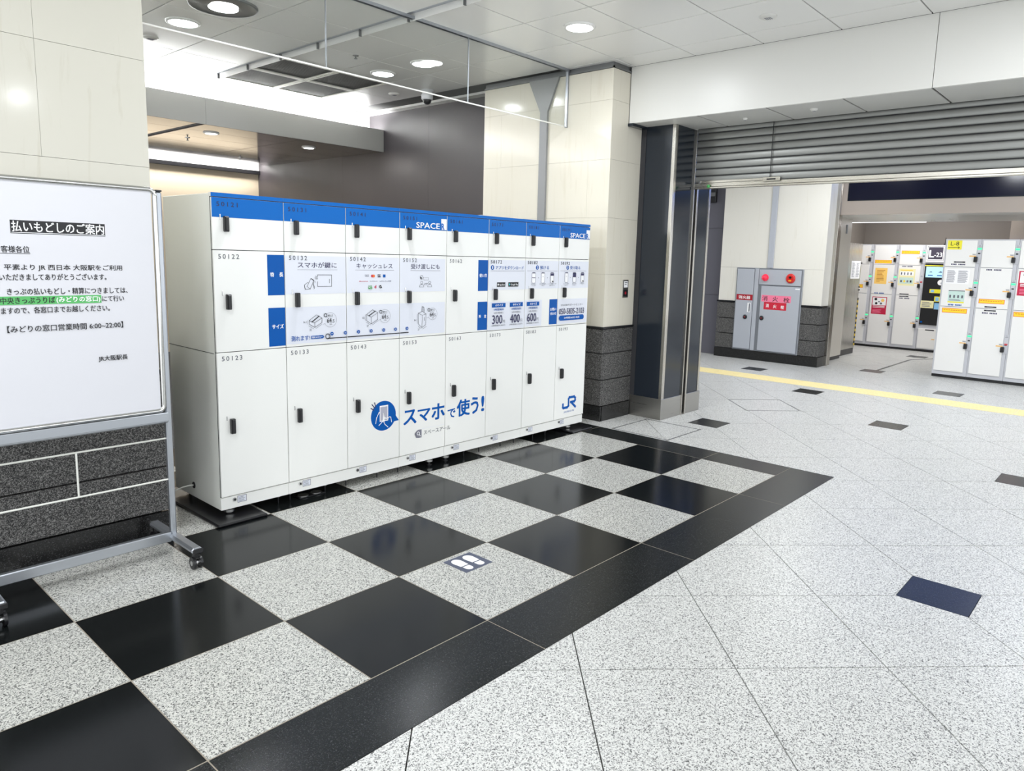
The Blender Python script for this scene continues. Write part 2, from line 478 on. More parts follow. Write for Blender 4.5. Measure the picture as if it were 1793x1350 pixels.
for k in range(-13, 24):
    for l in range(-15, 24):
        if k % 3 == 2 and l % 3 == 0:
            ss, dd = -1.84+SP*k, 0.045+SP*l
            vx, vy = (ss+dd)/2, (ss-dd)/2
            if vx < 0.4 and vy > -0.4: continue
            if not (-5 < vx < 10.3 and -3.4 < vy < 4.8): continue
            if ins is None:
                b = MB(); b.box(-.15, .15, -.15, .15, -0.011, 0, M_border); ins = b.build('dark_insert_tile', floor, org=(0, 0, 0)); ins.location = (vx, vy, 0)
            else: share('dark_insert_tile', ins, floor, (vx, vy, 0))

# dark inlay strip on the passage floor
b = MB(); b.prism([(6.47, 1.13), (8.30, 1.13), (8.30, 1.17), (6.47, 1.17)], 0, 0.001, M_border); b.prism([(8.30, 1.13), (8.75, .90), (8.77, .935), (8.30, 1.17)], 0, 0.001, M_border); b.prism([(8.75, .90), (9.7, .88), (9.7, .915), (8.77, .935)], 0, 0.001, M_border); b.build('inlay_strip', floor)
# floor hatches: thin metal frames flush in the paving
def hatch(name, pts, label):
    cx = sum(p[0] for p in pts)/4; cy = sum(p[1] for p in pts)/4
    t = thing(name, (cx, cy, 0), label, 'hatch', None)
    p = Print((0, 0, 0.0005), (1, 0, 0), (0, 1, 0), (0, 0, 1), 0.0004)
    q = pts+[pts[0]]
    b = MB()
    for (x0, y0), (x1, y1) in zip(q, q[1:]):
        L = math.hypot(x1-x0, y1-y0); nx, ny = -(y1-y0)/L*.006, (x1-x0)/L*.006
        b.prism([(x0-nx, y0-ny), (x1-nx, y1-ny), (x1+nx, y1+ny), (x0+nx, y0+ny)], 0, 0.0015, M_refl)
    b.build('frame', t)
    for (x, y) in pts:
        b = MB(); b.cyl((x, y, 0.0015), (x, y, 0.0022), .012, M_steeld, 10); b.build('lift_pin', t)
hatch('floor_hatch', [(0.32, 1.10), (0.90, 1.10), (0.90, 1.68), (0.32, 1.68)], 'square floor hatch outline in front of the stone pillar foot')
hatch('floor_hatch', [(2.50, 0.79), (2.95, 1.20), (2.50, 1.61), (2.08, 1.20)], 'diagonal floor hatch outline beyond the roller shutter')

# tactile paving
tac = struct('tactile_paving', (4.32, 0, 0), 'pale yellow tactile strip across the floor beyond the shutter')
first = None
for n in range(17):
    y = 3.45-0.3*n
    if first is None:
        b = MB(); b.box(4.14, 4.54, -0.148, 0.148, 0, 0.002, M_yellow)
        for q in range(5): b.box(4.16+q*.078, 4.198+q*.078, -0.14, 0.14, 0.002, 0.005, M_yellow, .0015)
        first = b.build('tactile_tile', tac, org=(4.32, 0, 0)); first.location = (0, y, 0)
    else: share('tactile_tile', first, tac, (0, y, 0))

# foot-print sticker on the tile
t = thing('footprint_sticker', (-2.65, 0.485, 0), 'slate blue square floor sticker with two white footprints', 'sticker')
b = MB(); b.box(-2.742, -2.558, 0.40, 0.572, 0, 0.0008, M_stick); b.build('backing', t)
for sx in (-2.69, -2.612):
    p = Print((0, 0, 0.0008), (1, 0, 0), (0, 1, 0), (0, 0, 1), 0.0003)
    N_ = 20
    sole = []
    for i in range(N_+1):
        a = PI*i/N_; sole.append((sx+.029*math.cos(a), .520+.036*math.sin(a)))
    sole += [(sx-.025, .468), (sx+.025, .468)]
    p.poly(sole, M_white)
    heel = [(sx-.022, .460), (sx-.022, .441)]+[(sx-.022*math.cos(PI*i/12), .437-.022*math.sin(PI*i/12)) for i in range(13)]+[(sx+.022, .441), (sx+.022, .460)]
    p.poly(heel, M_white)
    p.build('footprint', t)

# ------------------------------------------------------------------ walls and pillars
def panel(parent, name, m, x0, x1, y0, y1, z0, z1, bev=0.0):
    b = MB(); b.box(x0, x1, y0, y1, z0, z1, m, bev); return b.build(name, parent)
JZ = [0.906, 1.40, 1.92, 2.443, 2.965, 3.235]
g = 0.0015
# left pillar (cream marble over granite), its face runs along x
wl = struct('wall_left', (-3.6, 2.0, 0))
b = MB(); b.box(-7.0, -3.545, 1.965, 3.55, .9, 3.24, M_core); b.box(-7.0, -3.545, 1.965, 3.55, 0, .9, M_groutd); b.build('wall_core', wl)
panel(wl, 'plinth', M_plinth, -7.0, -3.505, 1.925, 1.965, 0, 0.118)
GZ = [0.121, 0.368, 0.622, 0.876]
for r in range(3):
    xs = [-3.51, -4.72, -5.9, -7.0] if r != 1 else [-3.51, -5.3, -7.0]
    for x1, x0 in zip(xs, xs[1:]):
        panel(wl, 'granite_block', M_wallgran, x0+g, x1-g, 1.93, 1.965, GZ[r]+.004, GZ[r+1]-.004, .003)
panel(wl, 'cap_stone', M_capstone, -7.0, -3.505, 1.927, 1.965, 0.878, 0.90)
ZL = [0.902, 1.41, 1.935, 2.45, 2.96, 3.24]
for r in range(5):
    xs = [-3.53, -4.0, -5.1, -6.2, -7.0] if r in (2, 3) else [-3.53, -4.55, -5.65, -7.0]
    for x1, x0 in zip(xs, xs[1:]):
        panel(wl, 'marble_slab', M_creamL, x0+.0006, x1-.0006, 1.945, 1.965, ZL[r]+.0008, ZL[r+1]-.0008)
for r in range(5): panel(wl, 'marble_slab', M_creamL, -3.545, -3.53, 1.966, 3.55, ZL[r]+.0008, ZL[r+1]-.0008)
panel(wl, 'head_trim', M_refl, -7.0, -3.54, 1.955, 3.55, 3.24, ZC)

# right pillar
wr = struct('pillar', (0.7, 2.5, 0))
b = MB(); b.box(0.475, 1.3, 1.955, 3.57, .9, 3.24, M_core); b.box(0.475, 1.3, 1.955, 3.57, 0, .9, M_groutd); b.build('pillar_core', wr)
b = MB(); b.box(0.462, 0.945, 1.925, 1.955, 0, .143, M_plinth); b.box(0.449, 0.475, 1.925, 3.58, 0, .143, M_plinth); b.build('plinth', wr)
GR = [0.143, 0.397, 0.651, 0.888]
for r in range(3):
    panel(wr, 'granite_block', M_wallgran, 0.478, 0.955, 1.932, 1.955, GR[r]+.005, GR[r+1]-.005, .003)
    ys = [1.955, 2.6, 3.56] if r != 1 else [1.955, 3.0, 3.56]
    b = MB()
    for y0, y1 in zip(ys, ys[1:]):
        panel(wr, 'granite_block', M_wallgran, 0.455, 0.478, (1.932 if y0 < 1.96 else y0)+g, y1-g, GR[r]+.005, GR[r+1]-.005, .003)
b = MB(); b.box(0.447, 0.955, 1.922, 1.955, .890, .908, M_capstone, .003); b.box(0.447, .478, 1.955, 3.57, .890, .908, M_capstone, .003); b.build('cap_stone', wr)
for r in range(5):
    z0, z1 = JZ[r]+.0007, JZ[r+1]-.0007
    # right face (faces the room, -y)
    xr = 0.96 if JZ[r+1] < 2.8 else 0.742
    if r == 3:
        panel(wr, 'marble_slab', M_cream, 0.4607, 0.96 if False else 0.728, 1.94, 1.955, z0, z1)
        panel(wr, 'marble_slab', M_cream, 0.7285, 0.96, 1.94, 1.955, z0, 2.764)
    elif r == 4:
        panel(wr, 'marble_slab', M_cream, 0.4607, 0.728, 1.94, 1.955, z0, z1)
    else:
        panel(wr, 'marble_slab', M_cream, 0.4607, 0.96, 1.94, 1.955, z0, z1)
    ys = [1.955, 3.32, 3.57] if r in (1, 3) else [1.955, 2.19, 3.57]
    for y0, y1 in zip(ys, ys[1:]):
        panel(wr, 'marble_slab', M_cream, 0.46, 0.475, (1.9405 if y0 < 1.96 else y0)+.0007, y1-.0007, z0, z1)
b = MB(); b.box(.47, .74, 1.95, 3.57, 3.237, ZC, M_refl); b.build('head_trim', wr)
b = MB(); b.box(.453, .745, 1.93, 1.945, 3.237, 3.252, M_refl); b.box(.453, .465, 1.93, 3.57, 3.237, 3.252, M_refl); b.build('head_bead', wr)

# conduit cover on the left face of the pillar
t = thing('conduit_cover', (0.45, 2.735, 0), 'grey metal conduit cover with funnel top on the stone pillar', 'conduit')
b = MB(); b.prism([(2.69, .9), (2.78, .9), (2.78, 2.93), (2.935, 3.236), (2.555, 3.236), (2.69, 2.93)], .435, .459, mat('conduit_grey', rgb(140, 141, 142), .4), 'yz'); b.build('cover', t)

# wall plate on the pillar
t = thing('wall_plate', (0.797, 1.935, 1.26), 'steel recessed wall plate with small labels on the stone pillar', 'switch')
b = MB(); b.box(.75, .845, 1.934, 1.9395, 1.178, 1.348, M_steeld, .002); b.build('plate', t)
b = MB(); b.box(.762, .833, 1.932, 1.934, 1.19, 1.255, M_black); b.build('inset', t)
b = MB(); b.box(.768, .827, 1.931, 1.934, 1.275, 1.335, M_white); L_ = b.build('label_tag', t)
p = Print((0, 1.931, 0), (1, 0, 0), (0, 0, 1), (0, -1, 0), .0004)
p.rect(.774, .82, 1.318, 1.326, M_inkg); p.rect(.774, .81, 1.302, 1.308, M_inkg); p.build('label_print', L_)
b = MB(); b.cyl((.797, 1.932, 1.222), (.797, 1.9305, 1.222), .014, M_dred, 16); b.build('red_dot', t)

# column of the shutter: dark panels, steel corners, steel plinth
wc = struct('column', (1.3, 1.75, 0))
b = MB(); b.box(.972, 1.70, 1.585, 1.93, .205, 2.79, M_gap); b.build('column_core', wc)
panel(wc, 'dark_panel', M_navy, .962, .972, 1.602, 1.885, .205, 2.79)
panel(wc, 'dark_panel', M_navy, 1.005, 1.335, 1.573, 1.585, .205, 2.79)
panel(wc, 'dark_panel', M_navy, 1.425, 1.665, 1.573, 1.585, .205, 2.79)
b = MB(); b.box(.958, .976, 1.568, 1.602, .2, 2.79, M_steel, .001); b.box(.976, 1.004, 1.568, 1.586, .2, 2.79, M_steel, .001); b.build('corner_trim', wc)
panel(wc, 'edge_trim', M_steel, 1.665, 1.70, 1.568, 1.586, .2, 2.79)
panel(wc, 'edge_trim', M_gap, .955, .965, 1.885, 1.94, .0, 2.79)
b = MB(); b.box(.952, 1.335, 1.562, 1.93, 0, .205, M_steeld, .002); b.build('steel_plinth', wc)
b = MB(); b.box(1.425, 1.715, 1.562, 1.93, 0, .205, M_steeld, .002); b.build('steel_plinth', wc)
b = MB()
b.box(1.335, 1.350, 1.556, 1.6, 0, 2.79, M_steel, .001); b.box(1.398, 1.425, 1.556, 1.6, 0, 2.79, M_steel, .001); b.box(1.350, 1.398, 1.60, 1.61, 0, 2.79, M_gap)
b.build('shutter_guide', wc)

# bulkhead over the shutter
wb = struct('bulkhead', (1.0, -0.5, 2.79))
panel(wb, 'fascia_panel', M_bulk, .73, .745, -.598, 1.935, 2.792, ZC)
panel(wb, 'fascia_panel', M_bulk, .73, .745, -3.2, -.602, 2.792, ZC)
ys = [1.93, 1.235, .615, .01, -.60, -1.2, -1.8, -2.4, -3.2]
for y1, y0 in zip(ys, ys[1:]): panel(wb, 'soffit_panel', M_bulk, .745, 1.315, y0+.008, y1-.008, 2.79, 2.80)
b = MB(); b.box(.75, 1.31, -3.2, 1.93, 2.803, 2.82, M_gap); b.box(.75, 1.5, -3.2, 1.95, 3.0, 3.31, M_gap); b.build('bulkhead_core', wb)
b = MB(); b.box(1.40, 1.47, -3.2, 1.565, 2.79, ZC, M_refl); b.build('rear_panel', wb)
panel(wb, 'dark_edge', M_navy, .715, .958, 1.885, 1.938, 2.765, 2.79)

# roller shutter
t = thing('roller_shutter', (1.36, -0.8, 2.23), 'grey ribbed steel roller shutter, almost fully raised', 'shutter')
def slat_poly(z0):
    pts = [(1.345, z0+.004)]
    for i in range(9):
        a = i/8.0; pts.append((1.345-.0035*math.sin(PI*a)**.6-.002, z0+.006+.054*a))
    pts += [(1.345, z0+.0645), (1.352, z0+.0645), (1.352, z0+.004)]
    return pts
for n in range(8):
    z0 = 2.287+.066*n
    b = MB(); b.prism(slat_poly(z0), -3.2, 1.553, M_shut, 'xz')
    b.box(1.340, 1.350, -3.2, 1.553, z0-.0015, z0+.0035, M_gap)
    b.build('slat', t)
b = MB(); b.box(1.325, 1.375, -3.2, 1.553, 2.232, 2.252, M_shutrail, .004); b.box(1.335, 1.36, -3.2, 1.553, 2.252, 2.287, M_shutrail, .002); b.build('bottom_rail', t)
b = MB(); b.box(1.322, 1.334, .74, 1.50, 2.285, 2.308, M_shutrail, .002); b.box(1.314, 1.322, .70, .86, 2.275, 2.312, M_shutrail, .002); b.box(1.309, 1.316, .74, .82, 2.286, 2.298, M_black); b.build('latch', t)
b = MB(); b.box(1.322, 1.328, .795, .80, 2.31, 2.79, M_inkk); b.build('pull_wire', t)
b = MB(); b.lathe((1.324, 1.40, 2.255), [(.001, -.004), (.016, -.004), (.016, 0)], M_green, 16, 'x'); b.build('round_sticker', t)
b = MB(); b.cyl((1.325, 1.49, 2.29), (1.318, 1.49, 2.29), .012, M_silver, 12); b.build('lock_cylinder', t)

# dark wall of the recess, back wall, beam
wd = struct('wall_right', (.9, 6, 0))
ys = [3.575, 4.90, 6.7, 8.995]
for y0, y1 in zip(ys, ys[1:]): panel(wd, 'wall_panel', M_darkwall, .833, .86, y0+.001, y1-.001, 2.0, ZC)
for y0, y1 in zip(ys, ys[1:]): panel(wd, 'wall_panel', M_darkwall, .833 if y0 > 4 else .86, .875, y0+.001, y1-.001, 0, 1.998)
panel(wd, 'recess_return', M_gap, .475, .86, 3.57, 3.575, 0, 3.24)
bk = struct('wall_back', (-2, 9, 0))
panel(bk, 'wall_surface', M_beigewall, -6, .84, 9.0, 9.05, 0, 2.72)
panel(bk, 'dark_rail', M_black, -6, .833, 8.93, 9.0, 2.70, 2.755)
panel(bk, 'slot_fascia', M_coverow, -6, .833, 8.97, 9.0, 2.755, 2.95)
panel(bk, 'slot_top', M_coverow, -6, .833, 8.6, 9.0, 2.95, 2.98)
b = MB(); b.box(-5, .80, 8.76, 8.90, 2.905, 2.93, M_stripem); b.build('strip_diffuser', bk)

bm_ = struct('trim_beam', (-2, 5.8, 2.82))
for x0, x1 in ((-6, -4.0), (-4.0, -1.46), (-1.46, .831)):
    panel(bm_, 'fascia_panel', M_fascia, x0+.0015, x1-.0015, 5.77, 5.785, 2.82, 3.09)
panel(bm_, 'lip', M_fascia, -6, .831, 5.785, 5.80, 3.07, 3.09)
panel(bm_, 'cove_floor', M_coverow, -6, .831, 5.785, 6.07, 2.93, 2.945)
panel(bm_, 'cove_back', M_coverow, -6, .831, 6.07, 6.085, 2.93, ZC)
b = MB(); b.box(-6, -1.54, 5.785, 8.72, 2.845, 2.87, M_ceilgap); b.box(-1.47, .831, 5.785, 8.72, 2.845, 2.87, M_ceilgap); b.box(-1.56, -1.45, 5.785, 8.72, 2.89, 2.92, M_ceilgap); b.build('low_ceiling_bed', bm_)
xs = [-5.2, -3.95, -2.75, -1.55, -1.47, -.32, .83]
yy = [5.787, 6.25, 6.75, 7.25, 7.75, 8.25, 8.70]
for x0, x1 in zip(xs, xs[1:]):
    if abs(x0+1.55) < .01: continue
    for y0, y1 in zip(yy, yy[1:]):
        panel(bm_, 'low_ceiling_panel', M_under, x0+.004, x1-.004, y0+.003, y1-.003, 2.82, 2.845)

# ------------------------------------------------------------------ ceiling
ce = struct('ceiling', (-2, 2, ZC))
b = MB(); b.box(-9, 1.5, -9, 6.09, ZC+.028, ZC+.06, M_ceilgap); b.build('ceiling_bed', ce)
GX = [.729, .41, -.19, -.79, -1.395]
x = -1.475
while x > -6: GX.append(x); x -= .6
GY = []
y = 1.893-.612*7
while y < 6.0: GY.append(y); y += .612
GY.append(6.068)
VENT = []
cp = {}
for a in range(len(GX)-1):
    x1, x0 = GX[a], GX[a+1]
    if abs(x1+1.395) < .001: continue           # recessed service slot
    for c in range(len(GY)-1):
        y0, y1 = GY[c], GY[c+1]
        if -1.45 < x0 and x1 < -.15 and 4.3 < y0 and y1 < 5.6:
            VENT.append((x0, x1, y0, y1)); continue
        if x0 < .46 < x1 + .5 and x1 > .42 and y0 > 1.94: continue
        if (x0 < -3.5) and y0 > 1.9 and y1 < 3.6: continue
        w, d = x1-x0-.009, y1-y0-.009
        key = (round(w, 3), round(d, 3))
        if key in cp: share('ceiling_panel', cp[key], ce, (x0+.0045+2, y0+.0045-2, 0))
        else:
            b = MB(); b.box(0, w, 0, d, 0, .026, M_ceil, .0015)
            o = b.build('ceiling_panel', ce, org=(0, 0, 0)); o.location = (x0+.0045+2, y0+.0045-2, 0); cp[key] = o
b = MB()
b.box(-9, .73, -9, GY[0], ZC, ZC+.026, M_ceil); b.box(-9, GX[-1], GY[0], 6.07, ZC, ZC+.026, M_ceil)
b.box(.724, .86, 3.57, 6.07, ZC, ZC+.026, M_ceil)
b.build('plain_ceiling', ce)
# service slot
b = MB(); b.box(-1.47, -1.40, -3, 6.068, ZC+.022, ZC+.028, M_grey)
b.box(-1.402, -1.398, -3, 6.068, ZC-.03, ZC+.024, M_ceil)
for y in GY[:-1]: b.box(-1.42, -1.397, y-.006, y+.006, ZC-.032, ZC+.02, M_refl)
b.build('slot_channel', ce)

# ventilation grilles: four dark louvred panels in pale frames
n = 0
names = {0: 'nearest right', 1: 'far right', 2: 'nearest left', 3: 'far left'}
lab = {(0, 0): 'near right', (0, 1): 'far right', (1, 0): 'near left', (1, 1): 'far left'}
for (x0, x1, y0, y1) in VENT:
    side = (0 if x0 > -1 else 1, 0 if y0 < 4.6 else 1)
    txt = {(0, 0): 'dark ceiling vent, right one of the pair nearer the glass screen', (0, 1): 'dark ceiling vent, right one of the pair nearer the beam',
           (1, 0): 'dark ceiling vent, left one of the pair nearer the glass screen', (1, 1): 'dark ceiling vent, left one of the pair nearer the beam'}[side]
    t = thing('ceiling_vent', ((x0+x1)/2, (y0+y1)/2, ZC), txt, 'vent', 'four dark ceiling vents')
    b = MB(); f = .028; h0, h1 = ZC-.012, ZC+.02
    b.box(x0+.006, x1-.006, y0+.006, y0+f, h0, h1, M_vframe, .002); b.box(x0+.006, x1-.006, y1-f, y1-.006, h0, h1, M_vframe, .002)
    b.box(x0+.006, x0+f, y0+f, y1-f, h0, h1, M_vframe, .002); b.box(x1-f, x1-.006, y0+f, y1-f, h0, h1, M_vframe, .002)
    b.build('frame', t)
    b = MB(); k = 22
    for i in range(k):
        yy0 = y0+f+(y1-y0-2*f)*i/k
        b.box(x0+f, x1-f, yy0, yy0+.014, ZC-.002, ZC+.008, M_grille)
    b.box(x0+f, x1-f, y0+f, y1-f, ZC+.008, ZC+.012, M_grille)
    b.build('louvre', t)['kind'] = 'stuff'

# downlights
def downlight(x, y, z, r, label, big=False, group='round ceiling downlights', em=None):
    t = thing('ceiling_downlight', (x, y, z), label, 'ceiling light', group)
    if big:
        b = MB(); b.lathe((x, y, z), [(.105, -.020), (.13, -.024), (.215, -.012), (.222, -.016), (.238, -.016), (.242, 0)], M_refl); b.build('outer_ring', t)
        b = MB(); b.cyl((x, y, z-.021), (x, y, z-.023), .102, em or M_emit, 36); b.build('diffuser', t)
    else:
        b = MB(); b.lathe((x, y, z), [(r, -.010), (r+.004, -.014), (r+.018, -.012), (r+.024, -.002), (r+.024, 0)], M_ceil, 36); b.build('trim_ring', t)
        b = MB(); b.cyl((x, y, z-.0005), (x, y, z-.013), r, em or M_emit, 36); b.build('diffuser', t)
downlight(-0.487, 1.60, ZC, .100, 'round ceiling downlight in front of the glass screen, near the white bulkhead')
downlight(-0.487, 3.43, ZC, .100, 'round ceiling downlight behind the glass screen, second from the camera dome')
downlight(-0.48, 4.05, ZC, .100, 'round ceiling downlight behind the glass screen, next to the dark vents')
downlight(-2.41, 4.05, ZC, .105, 'bright round ceiling downlight without grey ring, beside the cream wall on the left')
downlight(-2.40, 3.40, ZC, .105, 'round ceiling downlight set in a wide grey ring at the picture top', True)
for (x, y) in DOWN_UNSEEN[:2]: pass
downlight(-1.17, 6.28, 2.82, .062, 'small downlight in the low glossy ceiling, left one by the dark slot', group='low ceiling downlights')
downlight(0.06, 6.28, 2.82, .062, 'small downlight in the low glossy ceiling, right one by the dark wall', group='low ceiling downlights')

# speakers, detectors, sprinklers, dome camera
def disc_device(name, x, y, z, r, label, cat, n=4):
    t = thing(name, (x, y, z), label, cat)
    b = MB(); b.lathe((x, y, z), [(r*.55, -.018), (r*.8, -.014), (r, -.006), (r, 0)], M_bulk, 28); b.build('body', t)
    b = MB()
    for i in range(n): b.box(x-r*.4, x+r*.4, y-r*.4+i*r*.8/n, y-r*.4+i*r*.8/n+r*.08, z-.0195, z-.018, M_inkmid)
    b.build('slot', t)
disc_device('ceiling_speaker', .115, .366, ZC, .062, 'small round white ceiling speaker by the white bulkhead', 'speaker')
disc_device('smoke_detector', -2.40, 4.71, ZC, .065, 'round white smoke detector beside the cream wall on the left', 'detector')
disc_device('smoke_detector', .162, 4.70, ZC, .06, 'round white smoke detector near the dark wall', 'detector')
disc_device('smoke_detector', .98, .316, 2.79, .03, 'small round sensor under the white bulkhead', 'detector')
disc_device('smoke_detector', 1.047, .94, 2.79, .022, 'tiny round sensor under the bulkhead nearest the column', 'detector')
def sprinkler(x, y, z, label):
    t = thing('sprinkler', (x, y, z), label, 'sprinkler')
    b = MB(); b.cyl((x, y, z), (x, y, z-.006), .028, M_silver, 20); b.cyl((x, y, z-.006), (x, y, z-.03), .008, M_refl, 10); b.build('body', t)
    b = MB(); b.cyl((x, y, z-.03), (x, y, z-.034), .016, M_refl, 14); b.build('deflector', t)
sprinkler(-1.03, 3.72, ZC, 'small ceiling sprinkler behind the glass screen above the vents')
sprinkler(-1.165, 6.9, 2.82, 'small dark sprinkler in the low ceiling, left of the small lamp')
sprinkler(.09, 8.1, 2.82, 'small sprinkler in the low ceiling near the lit back slot')
t = thing('dome_camera', (.262, 4.257, ZC), 'white and black dome security camera hanging from the ceiling', 'camera')
b = MB(); b.lathe((.262, 4.257, ZC), [(.045, -.10), (.062, -.095), (.064, -.05), (.055, -.045), (.055, -.012), (.07, -.01), (.07, 0)], M_camw, 28); b.build('housing', t)
b = MB(); b.lathe((.262, 4.257, ZC), [(.004, -.150), (.022, -.146), (.038, -.132), (.046, -.112), (.047, -.10)], M_black, 24); b.build('dome', t)

# hanging glass smoke screen
t = thing('glass_screen', (-2.2, 2.46, 2.77), 'hanging clear glass smoke screen below the ceiling, left of the pillar', 'screen')
xs = [.435, -.833, -2.156, -3.48, -4.8]
for x1, x0 in zip(xs, xs[1:]):
    b = MB(); b.box(x0+.003, x1-.003, 2.456, 2.464, 2.775, ZC-.002, M_glass); b.build('glass_pane', t)
for x in xs[1:-1]:
    b = MB(); b.box(x-.003, x+.003, 2.455, 2.465, 2.775, ZC-.002, M_alu); b.build('joint', t)
b = MB(); b.box(-4.8, .435, 2.455, 2.465, 2.765, 2.775, M_bulk, .001); b.build('bottom_edge', t)
b = MB(); b.box(-4.8, .45, 2.442, 2.452, ZC-.022, ZC-.0005, M_alu); b.box(-4.8, .45, 2.468, 2.478, ZC-.022, ZC-.0005, M_alu); b.build('head_rail', t)
b = MB(); b.box(.435, .458, 2.448, 2.472, 2.762, ZC-.0005, M_alu, .002); b.build('end_post', t)

# ------------------------------------------------------------------ locker bank
LX, LY = -3.25, 1.885
PW = 0.4225
TOP, CAPZ, R1, R2, R3, BOT = 1.836, 1.813, 1.531, .966, .133, .055
DEP = 2.50
NUM = [[('5%04d' % (10*(12+c)+r))[-5:] for r in (1, 2, 3)] for c in range(8)]
NUM = [['50%d%d' % (12+c, r) for r in (1, 2, 3)] for c in range(8)]
UNITS = [(0, 1, 'white locker unit at the left end, doors 50121 to 50123, blue top band'),
         (1, 3, 'white locker unit with hand holding phone bubble, doors 50131 to 50143'),
         (3, 4, 'narrow white locker unit with the first white logo, doors 50151 to 50153'),
         (4, 6, 'white locker unit showing prices 300 and 400, doors 50161 to 50173'),
         (6, 8, 'white locker unit at the right end, telephone number panel, doors 50181 to 50193')]
units = []
for a, c, lb in UNITS:
    x0, x1 = LX+a*PW, LX+c*PW
    t = thing('locker_unit', (x0, LY+.3, 0), lb, 'locker', 'row of white lockers with blue top')
    units += [t]*(c-a)
    b = MB()
    b.box(x0+.0005, x1-.0005, LY+.018, DEP, BOT, TOP-.004, M_lockside, .002)
    b.build('cabinet_body', t)
    b = MB(); b.box(x0+.001, x1-.001, LY+.014, LY+.0185, R3-.003, CAPZ+.003, M_gap); b.build('door_frame', t)
    b = MB(); b.box(x0+.0007, x1-.0007, LY+.010, LY+.019, BOT, R3-.006, M_lock, .001); b.build('kick_panel', t)
    b = MB(); b.box(x0+.0004, x1-.0004, LY, LY+.03, CAPZ+.002, TOP, M_lock, .001); b.build('top_cap', t)
    b = MB(); b.box(x0+.0004, x1-.0004, LY-.0008, LY-.0002, CAPZ+.002, TOP, M_blue); b.build('blue_band', t)['label'] = 'blue strip along the top edge'
# side seam and cable hole on the left end
t0 = units[0]
b = MB(); b.box(LX-.0008, LX+.001, LY+.03, DEP, .958, .961, M_gap); b.build('side_seam', t0)
b = MB(); b.cyl((LX-.002, 2.24, .128), (LX+.002, 2.24, .128), .020, M_black, 20); b.build('cable_hole', t0)

def F_(c): return Print((LX, LY, 0), (1, 0, 0), (0, 0, 1), (0, -1, 0))
HZ = [(1.630, 1.713, 1.695, 1.722), (1.205, 1.290, 1.282, 1.308), (.500, .587, .578, .604)]
ROW = [(R1, CAPZ), (R2, R1), (R3, R2)]
doors = [[None]*3 for _ in range(8)]
for c in range(8):
    t = units[c]; x0, x1 = LX+c*PW, LX+(c+1)*PW
    for r in range(3):
        z0, z1 = ROW[r]
        d = MB(); d.box(x0+.0022, x1-.0022, LY, LY+.014, z0+.002, z1-.002, M_lock, .0012)
        D = d.build('door', t); doors[c][r] = D
        h = MB(); hz = HZ[r]
        h.box(x0+.062, x0+.088, LY-.024, LY-.001, hz[0], hz[1], M_black, .003)
        h.box(x0+.066, x0+.084, LY-.030, LY-.024, hz[0]+.006, hz[1]-.006, M_black, .002)
        h.build('handle', D)
        k = MB(); k.box(x0+.044, x0+.050, LY-.004, LY, hz[2], hz[3], M_silver, .001); k.build('lock_tab', D)
        p = F_(c)
        nz = {0: (1.765, 1.789), 1: (1.483, 1.509), 2: (.918, .944)}[r]
        if r == 0:
            p.rect(c*PW+.0025, (c+1)*PW-.0025, 1.7065, CAPZ-.0025, M_blue); p.up()
        p.text(NUM[c][r], c*PW+.030, nz[0], nz[1], M_inkb if r == 0 else M_inkg, c*PW+.148, spc=1.35, bold=.02)
        if r == 0 and c in (3, 7):
            u = c*PW
            p.up(); p.text('SPACE', u+.142, 1.716, 1.754, M_white, u+.352, bold=.02)
            p.rect(u+.366, u+.417, 1.712, 1.787, M_white); p.up()
            p.text('R', u+.369, 1.714, 1.755, M_blue, u+.394, bold=.045)
        p.build('door_print', D)
    # lock cylinder and small rating label on the kick panel
    p = MB(); p.cyl((x0+.079, LY+.010, .106), (x0+.079, LY+.003, .106), .011, M_silver, 16); p.cyl((x0+.079, LY+.003, .106), (x0+.079, LY+.001, .106), .006, M_black, 10); p.build('kick_lock', t)
    p = Print((LX, LY+.010, 0), (1, 0, 0), (0, 0, 1), (0, -1, 0)); u = c*PW
    p.rect(u+.097, u+.153, .081, .121, M_inkmid); p.up(); p.rect(u+.1, u+.150, .084, .118, M_pale); p.up()
    for q in range(4): p.rect(u+.104, u+.104+random.uniform(.03, .044), .088+q*.0075, .0905+q*.0075, M_inkg)
    p.build('rating_label', t)
feet = [(.07, 1), (.38, 0), (.459, 0), (.709, 0), (.868, 0), (1.12, 0), (1.30, 0), (1.588, 1), (1.749, 1), (1.94, 0), (2.104, 0), (2.35, 0), (2.51, 0), (2.75, 0), (2.916, 0), (3.225, 1)]
for u, big in feet:
    t = units[min(7, int(u/PW))]
    for y in ((LY+.06), DEP-.08):
        zb = .019 if (u < .15 or u > 3.15) else 0.0
        b = MB(); r = .030 if big else .012
        x = LX+u
        if big:
            b.cyl((x, y, zb), (x, y, .046), .012, M_black, 12); b.cyl((x, y, zb), (x, y, zb+.005), .022, M_black, 16)
            b.cyl((x, y, max(zb+.006, .026)), (x, y, .040), r, M_zinc, 24); b.cyl((x, y, .042), (x, y, BOT+.004), r*.8, M_zinc, 6)
        else:
            b.cyl((x, y, 0), (x, y, BOT+.004), .004, M_black, 8); b.cyl((x, y, .038), (x, y, BOT+.004), r, M_zinc, 10)
        b.build('levelling_foot', t)

# prints on the middle doors
def pr(c, r): return F_(c)
DU = lambda c: c*PW
